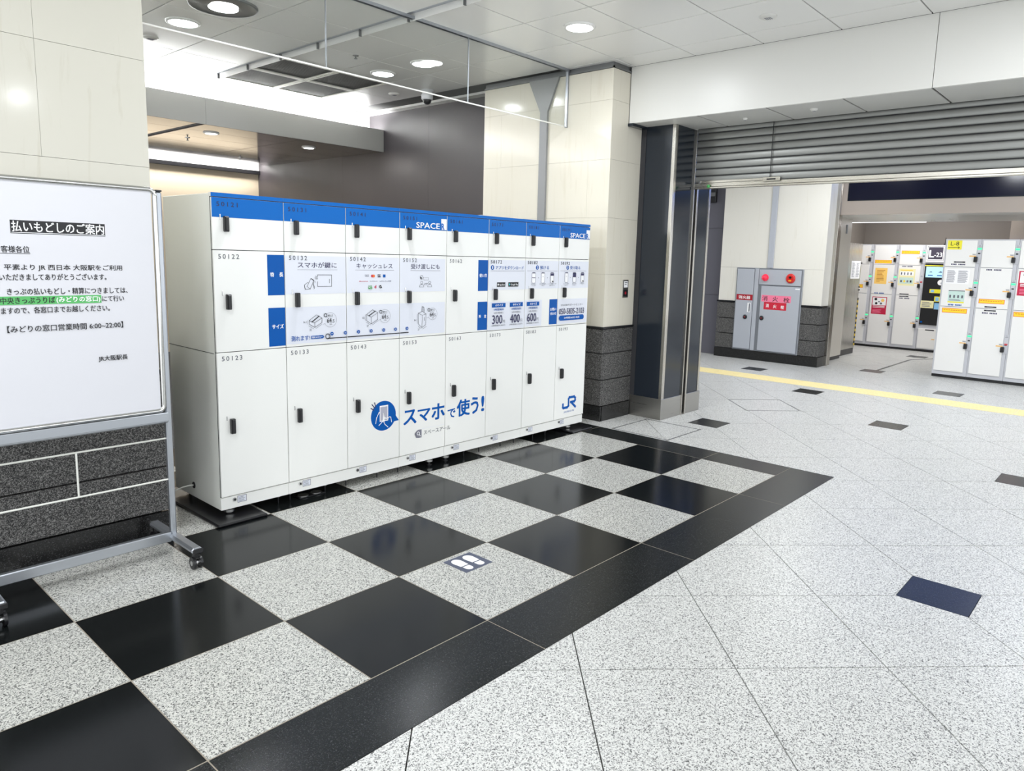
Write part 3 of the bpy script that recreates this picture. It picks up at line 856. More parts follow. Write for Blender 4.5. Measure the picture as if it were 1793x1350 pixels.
# blue captions
def caption(c, z0, z1, u0, u1, lines):
    p = Print((LX, LY, 0), (1, 0, 0), (0, 0, 1), (0, -1, 0)); p.rect(u0, u1, z0, z1, M_blue2); p.up()
    for (t, a, b_, e, f) in lines: p.text(t, a, e, f, M_white, b_, bold=.025)
    p.build('blue_caption', doors[c][1])
caption(0, 1.278, 1.511, .314, .4195, [('特', .332, .354, 1.385, 1.41), ('長', .388, .411, 1.385, 1.41)])
caption(0, .979, 1.205, .314, .4195, [('サイズ', .335, .408, 1.082, 1.108)])
caption(4, 1.276, 1.508, 2.006, 2.109, [('使い方', 2.020, 2.098, 1.38, 1.406)])
caption(4, .979, 1.194, 2.006, 2.109, [('料', 2.020, 2.042, 1.072, 1.096), ('金', 2.076, 2.098, 1.072, 1.096)])
caption(6, .981, 1.193, 2.848, 2.952, [('お問い', 2.862, 2.938, 1.096, 1.12), ('合わせ', 2.862, 2.938, 1.06, 1.084)])
LW = .0022
def clipw(c): return DU(c)+.0025, DU(c+1)-.0025
# door 2: phone as key
p = F_(1); a, e = clipw(1)
p.rect(a, e, 1.281, 1.509, M_pale); p.rect(a, e, .983, 1.204, M_pale); p.up()
p.text('50132', DU(1)+.030, 1.483, 1.509-.002, M_inkg, DU(1)+.148, spc=1.35)
p.text('スマホが鍵に', .508, 1.438, 1.472, M_ink, .776, bold=.012)
p.rect(.505, .78, 1.4255, 1.4275, M_inkmid)
p.line([(.640, 1.385), (.640, 1.396), (.738, 1.396), (.738, 1.326), (.640, 1.326), (.640, 1.355)], LW*1.3, M_inkk); p.line([(.723, 1.370), (.723, 1.347)], .003, M_inkk)
p.line([(.594, 1.375), (.615, 1.362), (.588, 1.312), (.567, 1.326), (.594, 1.375)], LW, M_inkk); p.line([(.597, 1.373), (.613, 1.363)], .005, M_inkk)
p.line([(.555, 1.312), (.550, 1.336), (.564, 1.345), (.574, 1.352)], LW, M_inkk); p.line([(.549, 1.335), (.554, 1.309), (.590, 1.311)], LW, M_inkk)
for q in range(4): p.arc(.605+.002*q, 1.345-.009*q, .007, -80, 80, LW*.8, M_inkk, 8)
p.arc(.616, 1.353, .006, -60, 200, LW*.8, M_inkk, 10)
for q in range(3): p.arc(.618, 1.368, .010+.006*q, 5, 75, LW*.8, M_inkk, 8)
def boxicon(p, cx, top, lf, rt, cen, bot, hl, hr):
    pass
def iso(p, A, B, C, D, E, F, G):
    p.line([A, B, C, D, E, F], LW, M_inkk, True); p.line([A, G, C], LW, M_inkk); p.line([G, E], LW, M_inkk)
iso(p, (.576, 1.120), (.628, 1.153), (.666, 1.132), (.665, 1.104), (.614, 1.076), (.577, 1.098), (.614, 1.105))
p.line([(.596, 1.111), (.644, 1.144)], .006, M_inkk)
p.line([(.567, 1.120), (.567, 1.099)], LW*.7, M_inkk); p.line([(.573, 1.088), (.606, 1.068)], LW*.7, M_inkk); p.line([(.622, 1.069), (.664, 1.094)], LW*.7, M_inkk)
p.text('36.5', .536, 1.106, 1.117, M_inkg, .560); p.text('33', .578, 1.056, 1.070, M_inkg, .592)
def bubble(p, cx, cz, r, num='64.5'):
    p.arc(cx, cz, r, -150, 122, LW*.6, M_inkg, 26); p.arc(cx-.034, cz+.030, .010, 0, 360, .004, M_inkk, 14)
    p.line([(cx-.034, cz+.019), (cx+.016, cz+.019)], LW*.7, M_inkk); p.text('横サイズ', cx-.016, cz+.023, cz+.034, M_inkk, cx+.018, bold=.02)
    p.text('64', cx-.024, cz-.018, cz+.012, M_inkk, cx+.008, bold=.01); p.text('.5', cx+.010, cz-.018, cz+.002, M_inkk, cx+.028)
    p.text('cm', cx-.006, cz-.032, cz-.024, M_inkk, cx+.01)
    p.line([(cx-r-.010, cz-.025), (cx-r+.008, cz-.020)], LW*.6, M_inkg)
bubble(p, .724, 1.118, .045)
p.text('測れます!', .454, 1.000, 1.032, M_blue2, .578, bold=.01)
p.poly([(.588, 1.006), (.670, 1.006), (.677, 1.016), (.670, 1.026), (.588, 1.026)], M_blue2); p.up(); p.text('巻きメジャー', .593, 1.010, 1.022, M_white, .664, bold=.03)
p.arc(.703, 1.016, .015, 0, 360, .005, M_inkk, 20); p.rect(.700, e, 1.000, 1.0065, M_inkk)
p.disc(.733, 1.031, .0115, M_blue2); p.disc(.831, 1.031, .0115, M_blue2); p.up(); p.text('cm', .727, 1.028, 1.034, M_white, .739); p.text('10', .826, 1.026, 1.036, M_white, .836)
p.build('door_poster', doors[1][1])
# door 3: cashless
p = F_(2); a, e = clipw(2)
p.rect(a, e, 1.281, 1.509, M_pale); p.rect(a, e, .983, 1.204, M_pale); p.up()
p.text('50142', DU(2)+.030, 1.483, 1.507, M_inkg, DU(2)+.148, spc=1.35)
p.text('キャッシュレス', .923, 1.437, 1.469, M_ink, 1.207, bold=.012); p.rect(.914, 1.22, 1.4255, 1.4275, M_inkmid)
M_or = mat('print_orange', rgb(235, 110, 40), .5)
p.text('VISA', .985, 1.385, 1.393, M_ink, 1.018, bold=.02); p.rect(.985, 1.018, 1.396, 1.398, M_inkmid)
p.disc(1.043, 1.389, .0095, M_redposter); p.up(); p.disc(1.055, 1.389, .0095, M_or)
p.rect(1.086, 1.110, 1.381, 1.399, M_ink); p.rect(1.094, 1.102, 1.381, 1.399, M_redposter); p.up(); p.text('JCB', 1.087, 1.385, 1.394, M_white, 1.109, bold=.03)
p.rect(1.129, 1.149, 1.380, 1.399, M_blue2)
p.text('docomo', .940, 1.352, 1.360, M_redposter, 1.008, bold=.02); p.text('SoftBank', 1.024, 1.352, 1.359, M_inkmid, 1.086); p.text('auかんたん決済', 1.102, 1.351, 1.360, M_ink, 1.196, bold=.01)
p.text('LINE', 1.013, 1.322, 1.329, mat('print_green', rgb(40, 150, 60), .5), 1.040, bold=.02); p.rect(1.012, 1.042, 1.304, 1.320, MATS['print_green']); p.up(); p.text('Pay', 1.016, 1.307, 1.317, M_white, 1.038)
p.text('d', 1.060, 1.310, 1.330, M_redposter, 1.073, bold=.04); p.disc(1.107, 1.319, .0105, M_inkk); p.up(); p.line([(1.101, 1.320), (1.106, 1.315), (1.113, 1.325)], .002, M_white); p.rect(1.112, 1.120, 1.310, 1.314, M_inkk)
iso(p, (.996, 1.140), (1.044, 1.169), (1.084, 1.149), (1.084, 1.104), (1.033, 1.077), (.996, 1.100), (1.033, 1.122)); p.line([(1.014, 1.131), (1.064, 1.160)], .006, M_inkk)
p.line([(.987, 1.140), (.987, 1.101)], LW*.7, M_inkk); p.line([(.992, 1.090), (1.027, 1.070)], LW*.7, M_inkk); p.line([(1.040, 1.070), (1.086, 1.096)], LW*.7, M_inkk)
p.text('42', .962, 1.112, 1.126, M_inkg, .980); p.text('37', .997, 1.058, 1.072, M_inkg, 1.012)
bubble(p, 1.142, 1.124, .044)
p.rect(a, e, 1.000, 1.0065, M_inkk)
for q, u in enumerate((.931, 1.030, 1.131, 1.230)): p.disc(u, 1.0315, .0115, M_blue2)
p.up()
for q, u in enumerate((.931, 1.030, 1.131, 1.230)): p.text(str(20+10*q), u-.005, 1.0265, 1.0365, M_white, u+.005)
p.build('door_poster', doors[2][1])
# door 4: hand over
p = F_(3); a, e = clipw(3); e2 = 1.675
p.rect(a, e2, 1.281, 1.509, M_pale); p.rect(a, e2, .983, 1.204, M_pale); p.up()
p.text('50152', DU(3)+.030, 1.483, 1.507, M_inkg, DU(3)+.148, spc=1.35)
p.text('受け渡しにも', 1.364, 1.436, 1.471, M_ink, 1.622, bold=.012); p.rect(1.36, 1.63, 1.4245, 1.4265, M_inkmid)
for u in (1.459, 1.531):
    p.arc(u, 1.343, .0095, 0, 360, LW, M_inkk, 16); p.line([(u-.019, 1.312), (u-.016, 1.326), (u-.006, 1.331), (u+.006, 1.331), (u+.016, 1.326), (u+.019, 1.312)], LW, M_inkk, True)
p.line([(1.484, 1.336), (1.506, 1.336)], LW, M_inkk); p.line([(1.506, 1.328), (1.484, 1.328)], LW, M_inkk); p.poly([(1.506, 1.340), (1.512, 1.336), (1.506, 1.332)], M_inkk); p.poly([(1.484, 1.332), (1.478, 1.328), (1.484, 1.324)], M_inkk)
p.arc(1.458, 1.379, .014, 0, 360, LW, M_inkk, 6); p.poly([(1.446, 1.386), (1.458, 1.379), (1.458, 1.365), (1.446, 1.372)], M_inkk)
p.line([(1.474, 1.377), (1.520, 1.377), (1.520, 1.361), (1.476, 1.361)], LW*.7, M_inkg, True)
iso(p, (1.429, 1.132), (1.467, 1.143), (1.500, 1.124), (1.496, 1.048), (1.462, 1.030), (1.430, 1.056), (1.466, 1.116))
p.line([(1.462, 1.143), (1.464, 1.176), (1.478, 1.173), (1.480, 1.140)], .0035, M_inkk); p.line([(1.485, 1.100), (1.485, 1.078)], .003, M_inkk)
p.line([(1.421, 1.125), (1.421, 1.060)], LW*.7, M_inkk); p.line([(1.428, 1.040), (1.456, 1.022)], LW*.7, M_inkk); p.line([(1.470, 1.020), (1.502, 1.036)], LW*.7, M_inkk)
p.text('84', 1.392, 1.078, 1.090, M_inkg, 1.410); p.text('37', 1.425, 1.010, 1.024, M_inkg, 1.440)
bubble(p, 1.558, 1.122, .042)
p.rect(a, 1.342, 1.000, 1.0065, M_inkk); p.disc(1.329, 1.0315, .0115, M_blue2); p.up(); p.text('60', 1.324, 1.0265, 1.0365, M_white, 1.334)
p.build('door_poster', doors[3][1])
# door 6 (50172): app download
p = F_(5); a, e = clipw(5)
p.rect(a, e, 1.281, 1.512, M_pale); p.rect(a, e, .972, 1.190, M_pale); p.up()
p.text('50172', DU(5)+.024, 1.483, 1.507, M_inkg, DU(5)+.145, spc=1.35)
p.disc(2.157, 1.453, .018, M_blue2); p.up(); p.text('1', 2.153, 1.443, 1.463, M_white, 2.161, bold=.03)
p.text('アプリをダウンロード', 2.192, 1.439, 1.466, M_blue2, 2.511, bold=.012); p.rect(2.138, 2.522, 1.4265, 1.4285, M_inkmid)
p.rect(2.209, 2.303, 1.305, 1.340, M_inkk); p.rect(2.336, 2.454, 1.305, 1.340, M_inkk); p.up()
p.text('App Store', 2.237, 1.311, 1.328, M_white, 2.297, bold=.01); p.text('Google Play', 2.366, 1.311, 1.328, M_white, 2.448, bold=.01); p.disc(2.222, 1.322, .008, M_white, 10)
p.poly([(2.343, 1.333), (2.343, 1.312), (2.360, 1.3225)], mat('print_cyan', rgb(60, 190, 190), .5))
def fee(p, u, head, price, foot):
    p.rect(u, u+.152, 1.146, 1.179, M_blue2); p.up(); p.text(head, u+.036, 1.153, 1.172, M_white, u+.122, bold=.02)
    p.text('1時間無料', u+.022, 1.120, 1.138, M_blue2, u+.134, bold=.005); p.text('以降1時間毎に', u+.022, 1.096, 1.110, M_inkg, u+.130)
    p.text(price, u+.006, 1.018, 1.086, M_ink, u+.118, bold=.012); p.text('円', u+.124, 1.020, 1.046, M_inkg, u+.148)
    p.text('24時間最大'+{'300': '900', '400': '1200', '600': '1800'}[price]+'円', u-.004, .999, 1.011, M_inkg, u+.150)
fee(p, 2.158, '小サイズ', '300', ''); fee(p, 2.359, '中サイズ', '400', '')
p.build('door_poster', doors[5][1])
# door 7 (50182)
def phone(p, u, z, kind, w=.044, h=.086):
    R_ = .012
    pts = []
    for (cx, cz, a0) in ((u+w/2-R_, z+h/2-R_, 0), (u-w/2+R_, z+h/2-R_, 90), (u-w/2+R_, z-h/2+R_, 180), (u+w/2-R_, z-h/2+R_, 270)):
        for i in range(5): pts.append((cx+R_*math.cos(math.radians(a0+22.5*i)), cz+R_*math.sin(math.radians(a0+22.5*i))))
    p.poly(pts, M_white); p.up(); p.line(pts, .0022, M_ink, True); p.rect(u-w/2+.004, u+w/2-.004, z+h/2-.007, z+h/2-.002, M_ink)
    if kind == 1: p.rect(u-w/2+.002, u+w/2-.002, z-.003, z+.002, M_ink)
    if kind == 2: p.rect(u-.008, u+.008, z+.008, z+.010, M_inkmid)
    if kind == 3: p.rect(u-w/2+.002, u+w/2-.002, z+.016, z+.034, M_ink); p.rect(u, u+.016, z-.038, z-.026, M_inkk)
    if kind == 4: p.rect(u-w/2+.002, u+w/2-.002, z+.002, z+.040, M_ink)
p = F_(6); a, e = clipw(6)
p.rect(a, e, 1.285, 1.512, M_pale); p.rect(a, 2.75, .978, 1.192, M_pale); p.up()
p.text('50182', DU(6)+.024, 1.483, 1.507, M_inkg, DU(6)+.142, spc=1.35)
p.disc(2.680, 1.457, .018, M_blue2); p.up(); p.text('2', 2.673, 1.448, 1.467, M_white, 2.687, bold=.02); p.text('預ける', 2.713, 1.442, 1.470, M_blue2, 2.827, bold=.012)
p.rect(2.556, 2.941, 1.4285, 1.4305, M_inkmid)
for q, u in enumerate((2.637, 2.752, 2.869)): phone(p, u, 1.374, (1, 2, 3)[q])
for u in (2.695, 2.810): p.poly([(u-.004, 1.378), (u+.003, 1.373), (u-.004, 1.368)], M_ink)
p.text('扉を閉めて', 2.606, 1.318, 1.327, M_inkg, 2.668); p.text('ボタンを押す', 2.612, 1.306, 1.314, M_inkg, 2.664)
p.text('支払い方法を選択し', 2.708, 1.318, 1.327, M_inkg, 2.798); p.text('お支払い', 2.725, 1.306, 1.314, M_inkg, 2.775)
p.text('ロッカーが施錠されます', 2.812, 1.318, 1.327, M_inkg, 2.928); p.text('荷物を預ける', 2.835, 1.306, 1.314, M_inkg, 2.905)
fee(p, 2.560, '大サイズ', '600', '')
p.build('door_poster', doors[6][1])
# door 8 (50192)
p = F_(7); a, e = clipw(7)
p.rect(a, e-.006, 1.285, 1.514, M_pale); p.rect(a, e-.006, .978, 1.192, M_pale); p.up()
p.text('50192', DU(7)+.026, 1.483, 1.507, M_inkg, DU(7)+.142, spc=1.35)
p.disc(3.078, 1.459, .018, M_blue2); p.up(); p.text('3', 3.071, 1.450, 1.469, M_white, 3.085, bold=.02); p.text('受け取る', 3.110, 1.445, 1.473, M_blue2, 3.252, bold=.012)
p.rect(2.979, 3.340, 1.4305, 1.4325, M_inkmid)
for q, u in enumerate((3.063, 3.173, 3.286)): phone(p, u, 1.376, (2, 4, 3)[q])
for u in (3.117, 3.230): p.poly([(u-.004, 1.380), (u+.003, 1.375), (u-.004, 1.370)], M_ink)
p.text('ロッカーを選択し', 3.020, 1.318, 1.327, M_inkg, 3.104); p.text('開錠する', 3.040, 1.306, 1.314, M_inkg, 3.085)
p.text('荷物を取出', 3.146, 1.318, 1.327, M_inkg, 3.200); p.text('扉を閉める', 3.150, 1.306, 1.314, M_inkg, 3.196)
p.text('ご利用完了', 3.252, 1.318, 1.327, M_inkg, 3.316)
p.text('SPACERサポートセンター', 2.998, 1.130, 1.150, M_inkg, 3.310)
p.text('050-5835-2103', 2.976, 1.060, 1.110, M_ink, 3.326, bold=.008)
R_ = .022
p.poly([(2.998+R_*math.cos(math.radians(90+18*i))-0, 1.028+R_*math.sin(math.radians(90+18*i))) for i in range(11)]+[(3.304+R_*math.cos(math.radians(-90+18*i)), 1.028+R_*math.sin(math.radians(-90+18*i))) for i in range(11)], M_blue2); p.up()
p.text('24時間365日 対応', 3.045, 1.020, 1.037, M_white, 3.262, bold=.02)
p.build('door_poster', doors[7][1])
# big slogan on the low doors
def lettered(c, items):
    p = F_(c)
    for (t, a, b_, e, f) in items: p.text(t, a, e, f, M_blue2, b_, bold=.030)
    return p
p = F_(2)
SEG = 40
pts = [(1.132+.104*math.cos(2*PI*i/SEG), .446+.103*math.sin(2*PI*i/SEG)) for i in range(SEG)]
p.poly(pts, M_blue2); p.up(.0001); p.poly([(1.222, .452), (1.262, .396), (1.200, .392)], M_blue2); p.up()
for (u0, v0, u1, v1) in ((1.030, .510, 1.052, .497), (1.038, .535, 1.058, .510), (1.058, .545, 1.068, .515)): p.line([(u0, v0), (u1, v1)], .007, M_ink)
p.rect(1.100, 1.170, .408, .518, M_white); p.up(); p.rect(1.106, 1.164, .414, .508, M_grprint); p.up()
w = .0045
p.line([(1.066, .402), (1.074, .440), (1.094, .475), (1.098, .470)], w, M_white); p.line([(1.093, .385), (1.125, .408), (1.130, .452)], w, M_white)
p.poly([(1.127, .466), (1.135, .466), (1.140, .405), (1.130, .405)], M_white)
p.line([(1.134, .464), (1.140, .425), (1.146, .432), (1.152, .422), (1.160, .430), (1.170, .424), (1.180, .432), (1.192, .428), (1.198, .394)], w, M_white)
p.line([(1.132, .405), (1.142, .385), (1.167, .363)], w, M_white)
p.build('phone_bubble', doors[2][2])
p = lettered(3, [('ス', 1.305, 1.416, .352, .452), ('マ', 1.432, 1.545, .355, .442), ('ホ', 1.562, 1.682, .350, .464)])
p.poly([(1.404+.0, .272)]+[(1.440+.036*math.cos(math.radians(180-15*i)), .262+.036*math.sin(math.radians(180-15*i))) for i in range(7)]+[(1.466, .298), (1.466, .238), (1.438, .238), (1.415, .243)], M_inkmid); p.up()
p.arc(1.436, .272, .011, 0, 360, .004, M_white, 18); p.line([(1.444, .263), (1.454, .251)], .005, M_white)
p.text('スペースアール', 1.486, .254, .284, M_inkg, 1.742); p.mb.v  # search word
p.rect(1.466, 1.6875, .300, .302, M_pale)
p.build('slogan_print', doors[3][2])
p = lettered(4, [('で', 1.716, 1.792, .340, .406), ('使', 1.810, 1.938, .338, .462), ('う', 1.955, 2.030, .338, .464), ('!', 2.066, 2.092, .345, .462)])
p.build('slogan_print', doors[4][2])
# railway logo on the last door
p = F_(7)
w = .022
p.line([(3.079, .258), (3.079, .234), (3.088, .226), (3.140, .226), (3.158, .238), (3.158, .300), (3.168, .312), (3.235, .312), (3.252, .298), (3.252, .280), (3.240, .268), (3.190, .268)], w, M_blue2)
p.line([(3.200, .262), (3.256, .218)], w, M_blue2)
p.text('JR西日本', 3.092, .176, .196, M_blue2, 3.244)
p.build('logo_print', doors[7][2])

# mats, anchor plate, cable
def matt(x0, x1, y0, y1, label):
    t = MB(); t.box(x0, x1, y0, y1, 0, .018, M_rubber, .007)
    o = t.build('rubber_mat', None, org=((x0+x1)/2, (y0+y1)/2, 0)); setp(o, label, 'mat')
matt(-3.325, -3.03, 1.775, 2.62, 'black rubber mat under the left end of the locker row')
matt(-.12, .17, 1.80, 2.62, 'black rubber mat under the right end of the locker row')
t = thing('anchor_plate', (-2.61, 1.95, 0), 'black plate with two round discs under the second locker column', 'plate')
b = MB(); b.box(-2.745, -2.562, 1.905, 1.985, 0, .006, M_black, .002); b.build('plate', t)
for x in (-2.70, -2.607):
    b = MB(); b.cyl((x, 1.945, .006), (x, 1.945, .010), .034, M_zinc, 24); b.build('disc', t)
t = MB(); P0 = [(-3.2535, 2.24, .128), (-3.275, 2.24, .131), (-3.31, 2.245, .128), (-3.36, 2.26, .11), (-3.41, 2.30, .07), (-3.44, 2.36, .02), (-3.47, 2.45, .006), (-3.50, 2.58, .006)]
t.tube(P0, .0045, M_paint); o = t.build('power_cable', None, org=(-3.4, 2.4, 0)); setp(o, 'thin white cable coming out of the locker side', 'cable')

# ------------------------------------------------------------------ whiteboard
WX0, WX1, WY = -4.40, -3.655, 1.60
t = thing('whiteboard', (-4.05, 1.6, 0), 'wheeled whiteboard stand with a printed Japanese notice', 'whiteboard')
b = MB(); b.box(WX0+.01, WX1-.01, WY, WY+.012, .755, 1.795, M_board); b.build('board_panel', t)
b = MB(); r = .011
rr = .03
def rrect(x0, x1, z0, z1, rr, n=5):
    out = []
    for (cx, cz, a0) in ((x1-rr, z1-rr, 0), (x0+rr, z1-rr, 90), (x0+rr, z0+rr, 180), (x1-rr, z0+rr, 270)):
        for i in range(n+1): out.append((cx+rr*math.cos(math.radians(a0+90*i/n)), cz+rr*math.sin(math.radians(a0+90*i/n))))
    return out
q = rrect(WX0, WX1+.006, .748, 1.802, .028); q = q+[q[0], q[1]]
b.tube([(x, WY, z) for x, z in q], r, M_chrome, 10); b.build('frame', t)
for x in (WX0-.030, WX1+.014):
    b = MB(); b.box(x, x+.028, WY+.006, WY+.036, .095, 1.795, M_alu, .006); b.box(x-.001, x+.029, WY+.005, WY+.037, 1.795, 1.803, M_black, .002); b.build('post', t)
b = MB(); b.box(WX0, WX1+.014, WY-.03, WY+.02, .690, .735, M_alu, .006); b.box(WX0, WX1+.010, WY-.036, WY-.030, .70, .742, M_alu, .002); b.build('tray', t)
b = MB(); b.box(WX0, WX1+.014, WY+.004, WY+.034, .070, .120, M_alu, .004); b.build('bottom_bar', t)
for z in (.602, .392):
    b = MB(); b.cyl((WX0, WY+.02, z), (WX1+.014, WY+.02, z), .0045, M_paint, 8); b.build('cross_rod', t)
b = MB(); b.cyl((-4.035, WY+.02, .392), (-4.035, WY+.02, .602), .0045, M_paint, 8); b.build('upright_rod', t)
for x in (WX0-.016, WX1+.028):
    L = MB(); L.box(x-.026, x+.026, 1.345, 1.86, .078, .108, M_alu, .010); leg = L.build('foot_bar', t)
    e = MB(); e.box(x-.025, x+.025, 1.337, 1.346, .080, .106, M_black, .004); e.box(x-.025, x+.025, 1.859, 1.868, .080, .106, M_black, .004); e.build('end_cap', leg)
    for y in (1.372, 1.835):
        c_ = MB(); c_.box(x-.014, x+.014, y-.014, y+.014, .052, .08, M_black, .004)
        for sx in (-.022, .010):
            c_.cyl((x+sx, y-.006, .030), (x+sx+.012, y-.006, .030), .030, M_black, 22)
        c_.cyl((x-.024, y-.006, .030), (x+.024, y-.006, .030), .013, M_silver, 16)
        c_.build('caster', leg)
# the printed notice
p = Print((0, WY, 0), (1, 0, 0), (0, 0, 1), (0, -1, 0))
p.rect(-4.386, -3.675, .77, 1.78, M_board); p.up()
p.rect(-4.224, -3.868, 1.577, 1.632, M_inkk); p.up(); p.text('払いもどしのご案内', -4.219, 1.585, 1.629, M_white, -3.873, bold=.014); p.rect(-4.222, -3.870, 1.580, 1.5825, M_white)
p.text('お客様各位', -4.285, 1.498, 1.526, M_inkk, -4.162, bold=.012); p.rect(-4.287, -4.160, 1.4935, 1.4955, M_inkk)
p.text('平素より JR 西日本 大阪駅をご利用', -4.256, 1.422, 1.450, M_inkk, -3.806, bold=.012)
p.text('いただきましてありがとうございます。', -4.275, 1.383, 1.411, M_inkk, -3.874, bold=.012)
p.text('きっぷの払いもどし・精算につきましては、', -4.252, 1.322, 1.350, M_inkk, -3.788, bold=.012)
p.rect(-4.29, -3.900, 1.281, 1.316, M_green); p.up()
p.text('中央きっぷうりば', -4.278, 1.285, 1.312, M_inkk, -4.082, bold=.02); p.text('(みどりの窓口)', -4.076, 1.284, 1.312, M_white, -3.905, bold=.02)
p.text('にて行い', -3.896, 1.286, 1.312, M_inkk, -3.806, bold=.012)
p.text('ますので、各窓口までお越しください。', -4.278, 1.243, 1.271, M_inkk, -3.868, bold=.012)
p.text('【みどりの窓口営業時間 6:00~22:00】', -4.262, 1.164, 1.193, M_inkk, -3.816, bold=.012)
p.text('JR大阪駅長', -3.926, 1.011, 1.039, M_inkk, -3.804, bold=.015)
p.build('notice_sheet', t)

# ------------------------------------------------------------------ beyond the shutter
HX = 5.97
hp = struct('wall_hydrant', (6.1, 2.7, 0))
b = MB(); b.box(HX+.025, 6.30, 1.91, 3.55, 0, 3.3, M_groutd); b.build('wall_core', hp)
b = MB(); b.box(HX-.012, HX+.025, 1.875, 3.59, 0, .150, M_plinth); b.box(HX+.025, 6.29, 1.875, 1.91, 0, .150, M_plinth); b.build('plinth', hp)
zz = [.150, .393, .643, .905]
for r in range(3):
    panel(hp, 'granite_block', M_wallgran, HX-.005, HX+.025, 3.270, 3.585, zz[r]+.006, zz[r+1]-.006, .003)
    panel(hp, 'granite_block', M_wallgran, HX-.005, HX+.025, 1.882, 2.19, zz[r]+.006, zz[r+1]-.006, .003)
    panel(hp, 'granite_block', M_wallgran, HX+.030, 6.26, 1.882, 1.91, zz[r]+.006, zz[r+1]-.006, .003)
for y0, y1 in ((3.272, 3.592), (1.872, 2.189)): panel(hp, 'cap_stone', M_capstone, HX-.014, HX+.025, y0, y1, .905, .93)
panel(hp, 'cap_stone', M_capstone, HX+.025, 6.27, 1.872, 1.91, .905, .93)
panel(hp, 'marble_slab', M_white_tile, HX, HX+.025, 2.735, 3.570, 1.472, 3.3)
panel(hp, 'marble_slab', M_white_tile, HX, HX+.025, 1.890, 2.715, 1.472, 3.3)
panel(hp, 'marble_slab', M_white_tile, HX, HX+.025, 3.272, 3.570, .932, 1.470)
panel(hp, 'marble_slab', M_white_tile, HX, HX+.025, 1.890, 2.188, .932, 1.470)
panel(hp, 'marble_slab', M_white_tile, HX+.025, 6.26, 1.892, 1.91, .932, 3.3)
b = MB(); b.box(6.262, 6.30, 1.845, 1.91, 0, 3.3, M_steel, .002); b.box(6.30, 6.335, 1.86, 1.9, 0, 3.3, M_gap); b.box(6.335, 6.45, 1.86, 1.95, 0, 3.3, M_steel, .002); b.build('steel_trim', hp)
t = thing('wall_conduit', (HX, 2.725, 1.47), 'grey vertical conduit above the fire hydrant cabinet', 'conduit')
b = MB(); b.box(HX-.03, HX-.001, 2.678, 2.768, 1.476, 3.29, M_grey, .003); b.build('cover', t)
# hydrant cabinet
t = thing('hydrant_cabinet', (HX, 2.73, .15), 'grey fire hydrant cabinet with red lamp and pink sign', 'fire hydrant')
XH = HX-.022
b = MB(); b.box(XH, HX+.02, 2.192, 3.268, .152, 1.471, M_grey, .004); b.box(XH-.002, XH, 2.194, 3.266, .155, 1.469, M_greyd); b.build('cabinet', t)
def fr(name, y0, y1, z0, z1):
    b = MB(); b.box(XH-.014, XH-.001, y0, y1, z0, z1, M_grey, .003); return b.build(name, t)
dl = fr('door', 2.965, 3.250, .172, 1.450); fr('mullion', 2.890, 2.955, .160, 1.462)
up = fr('panel', 2.215, 2.880, 1.215, 1.450); dr = fr('door', 2.215, 2.835, .172, 1.195)
def knob(y, z, par):
    b = MB(); b.lathe((XH-.014, y, z), [(.012, -.014), (.034, -.010), (.037, 0)], M_black, 20, 'x'); b.cyl((XH-.028, y, z), (XH-.030, y, z), .010, M_dred, 10); b.build('knob', par)
knob(3.072, .686, dl); knob(2.794, .688, dr)
b = MB(); b.box(XH-.017, XH-.014, 2.99, 3.045, .765, .915, M_white, .001); b.box(XH-.019, XH-.017, 3.0, 3.018, .775, .905, M_inkg); b.build('handle_plate', dl)
b = MB(); b.lathe((XH-.014, 2.781, 1.325), [(.006, -.062), (.030, -.056), (.045, -.038), (.052, -.015), (.056, 0)], M_lamp, 24, 'x'); b.build('indicator_lamp', t)['label'] = 'red domed lamp'
b = MB(); b.lathe((XH-.014, 2.376, 1.325), [(.016, -.022), (.05, -.026), (.068, -.018), (.075, 0)], M_bell, 28, 'x'); b.build('call_button', t)['label'] = 'round red call button'
b = MB(); b.cyl((XH-.030, 2.376, 1.345), (XH-.038, 2.376, 1.345), .022, M_black, 16); b.box(XH-.041, XH-.036, 2.355, 2.397, 1.285, 1.298, M_ysign); b.build('button_face', t)
PH = lambda h=.0006: Print((XH-.014, 0, 0), (0, -1, 0), (0, 0, 1), (-1, 0, 0), h)
p = PH(); p.rect(-3.242, -2.966, .955, 1.045, M_dred); p.up(); p.text('消火器', -3.205, .973, 1.025, M_white, -3.005, bold=.02); p.build('sign', dl)
p = PH(); p.rect(-2.817, -2.345, .950, 1.053, M_pink); p.up()
p.text('消', -2.803, .965, 1.042, M_inkk, -2.718, bold=.006); p.text('火', -2.636, .960, 1.036, M_inkk, -2.550, bold=.006); p.text('栓', -2.462, .955, 1.030, M_inkk, -2.366, bold=.006); p.build('pink_sign', dr)
p = PH(.0004); p.rect(-2.772, -2.408, .828, .946, M_red); p.up(); p.text('消', -2.738, .862, .918, M_white, -2.690, bold=.02); p.text('火', -2.618, .856, .912, M_white, -2.565, bold=.02); p.text('栓', -2.496, .850, .905, M_white, -2.442, bold=.02); p.build('red_sign', dr)
p = PH(); p.rect(-2.29, -2.22, 1.160, 1.175, M_white); p.build('small_label', dr)

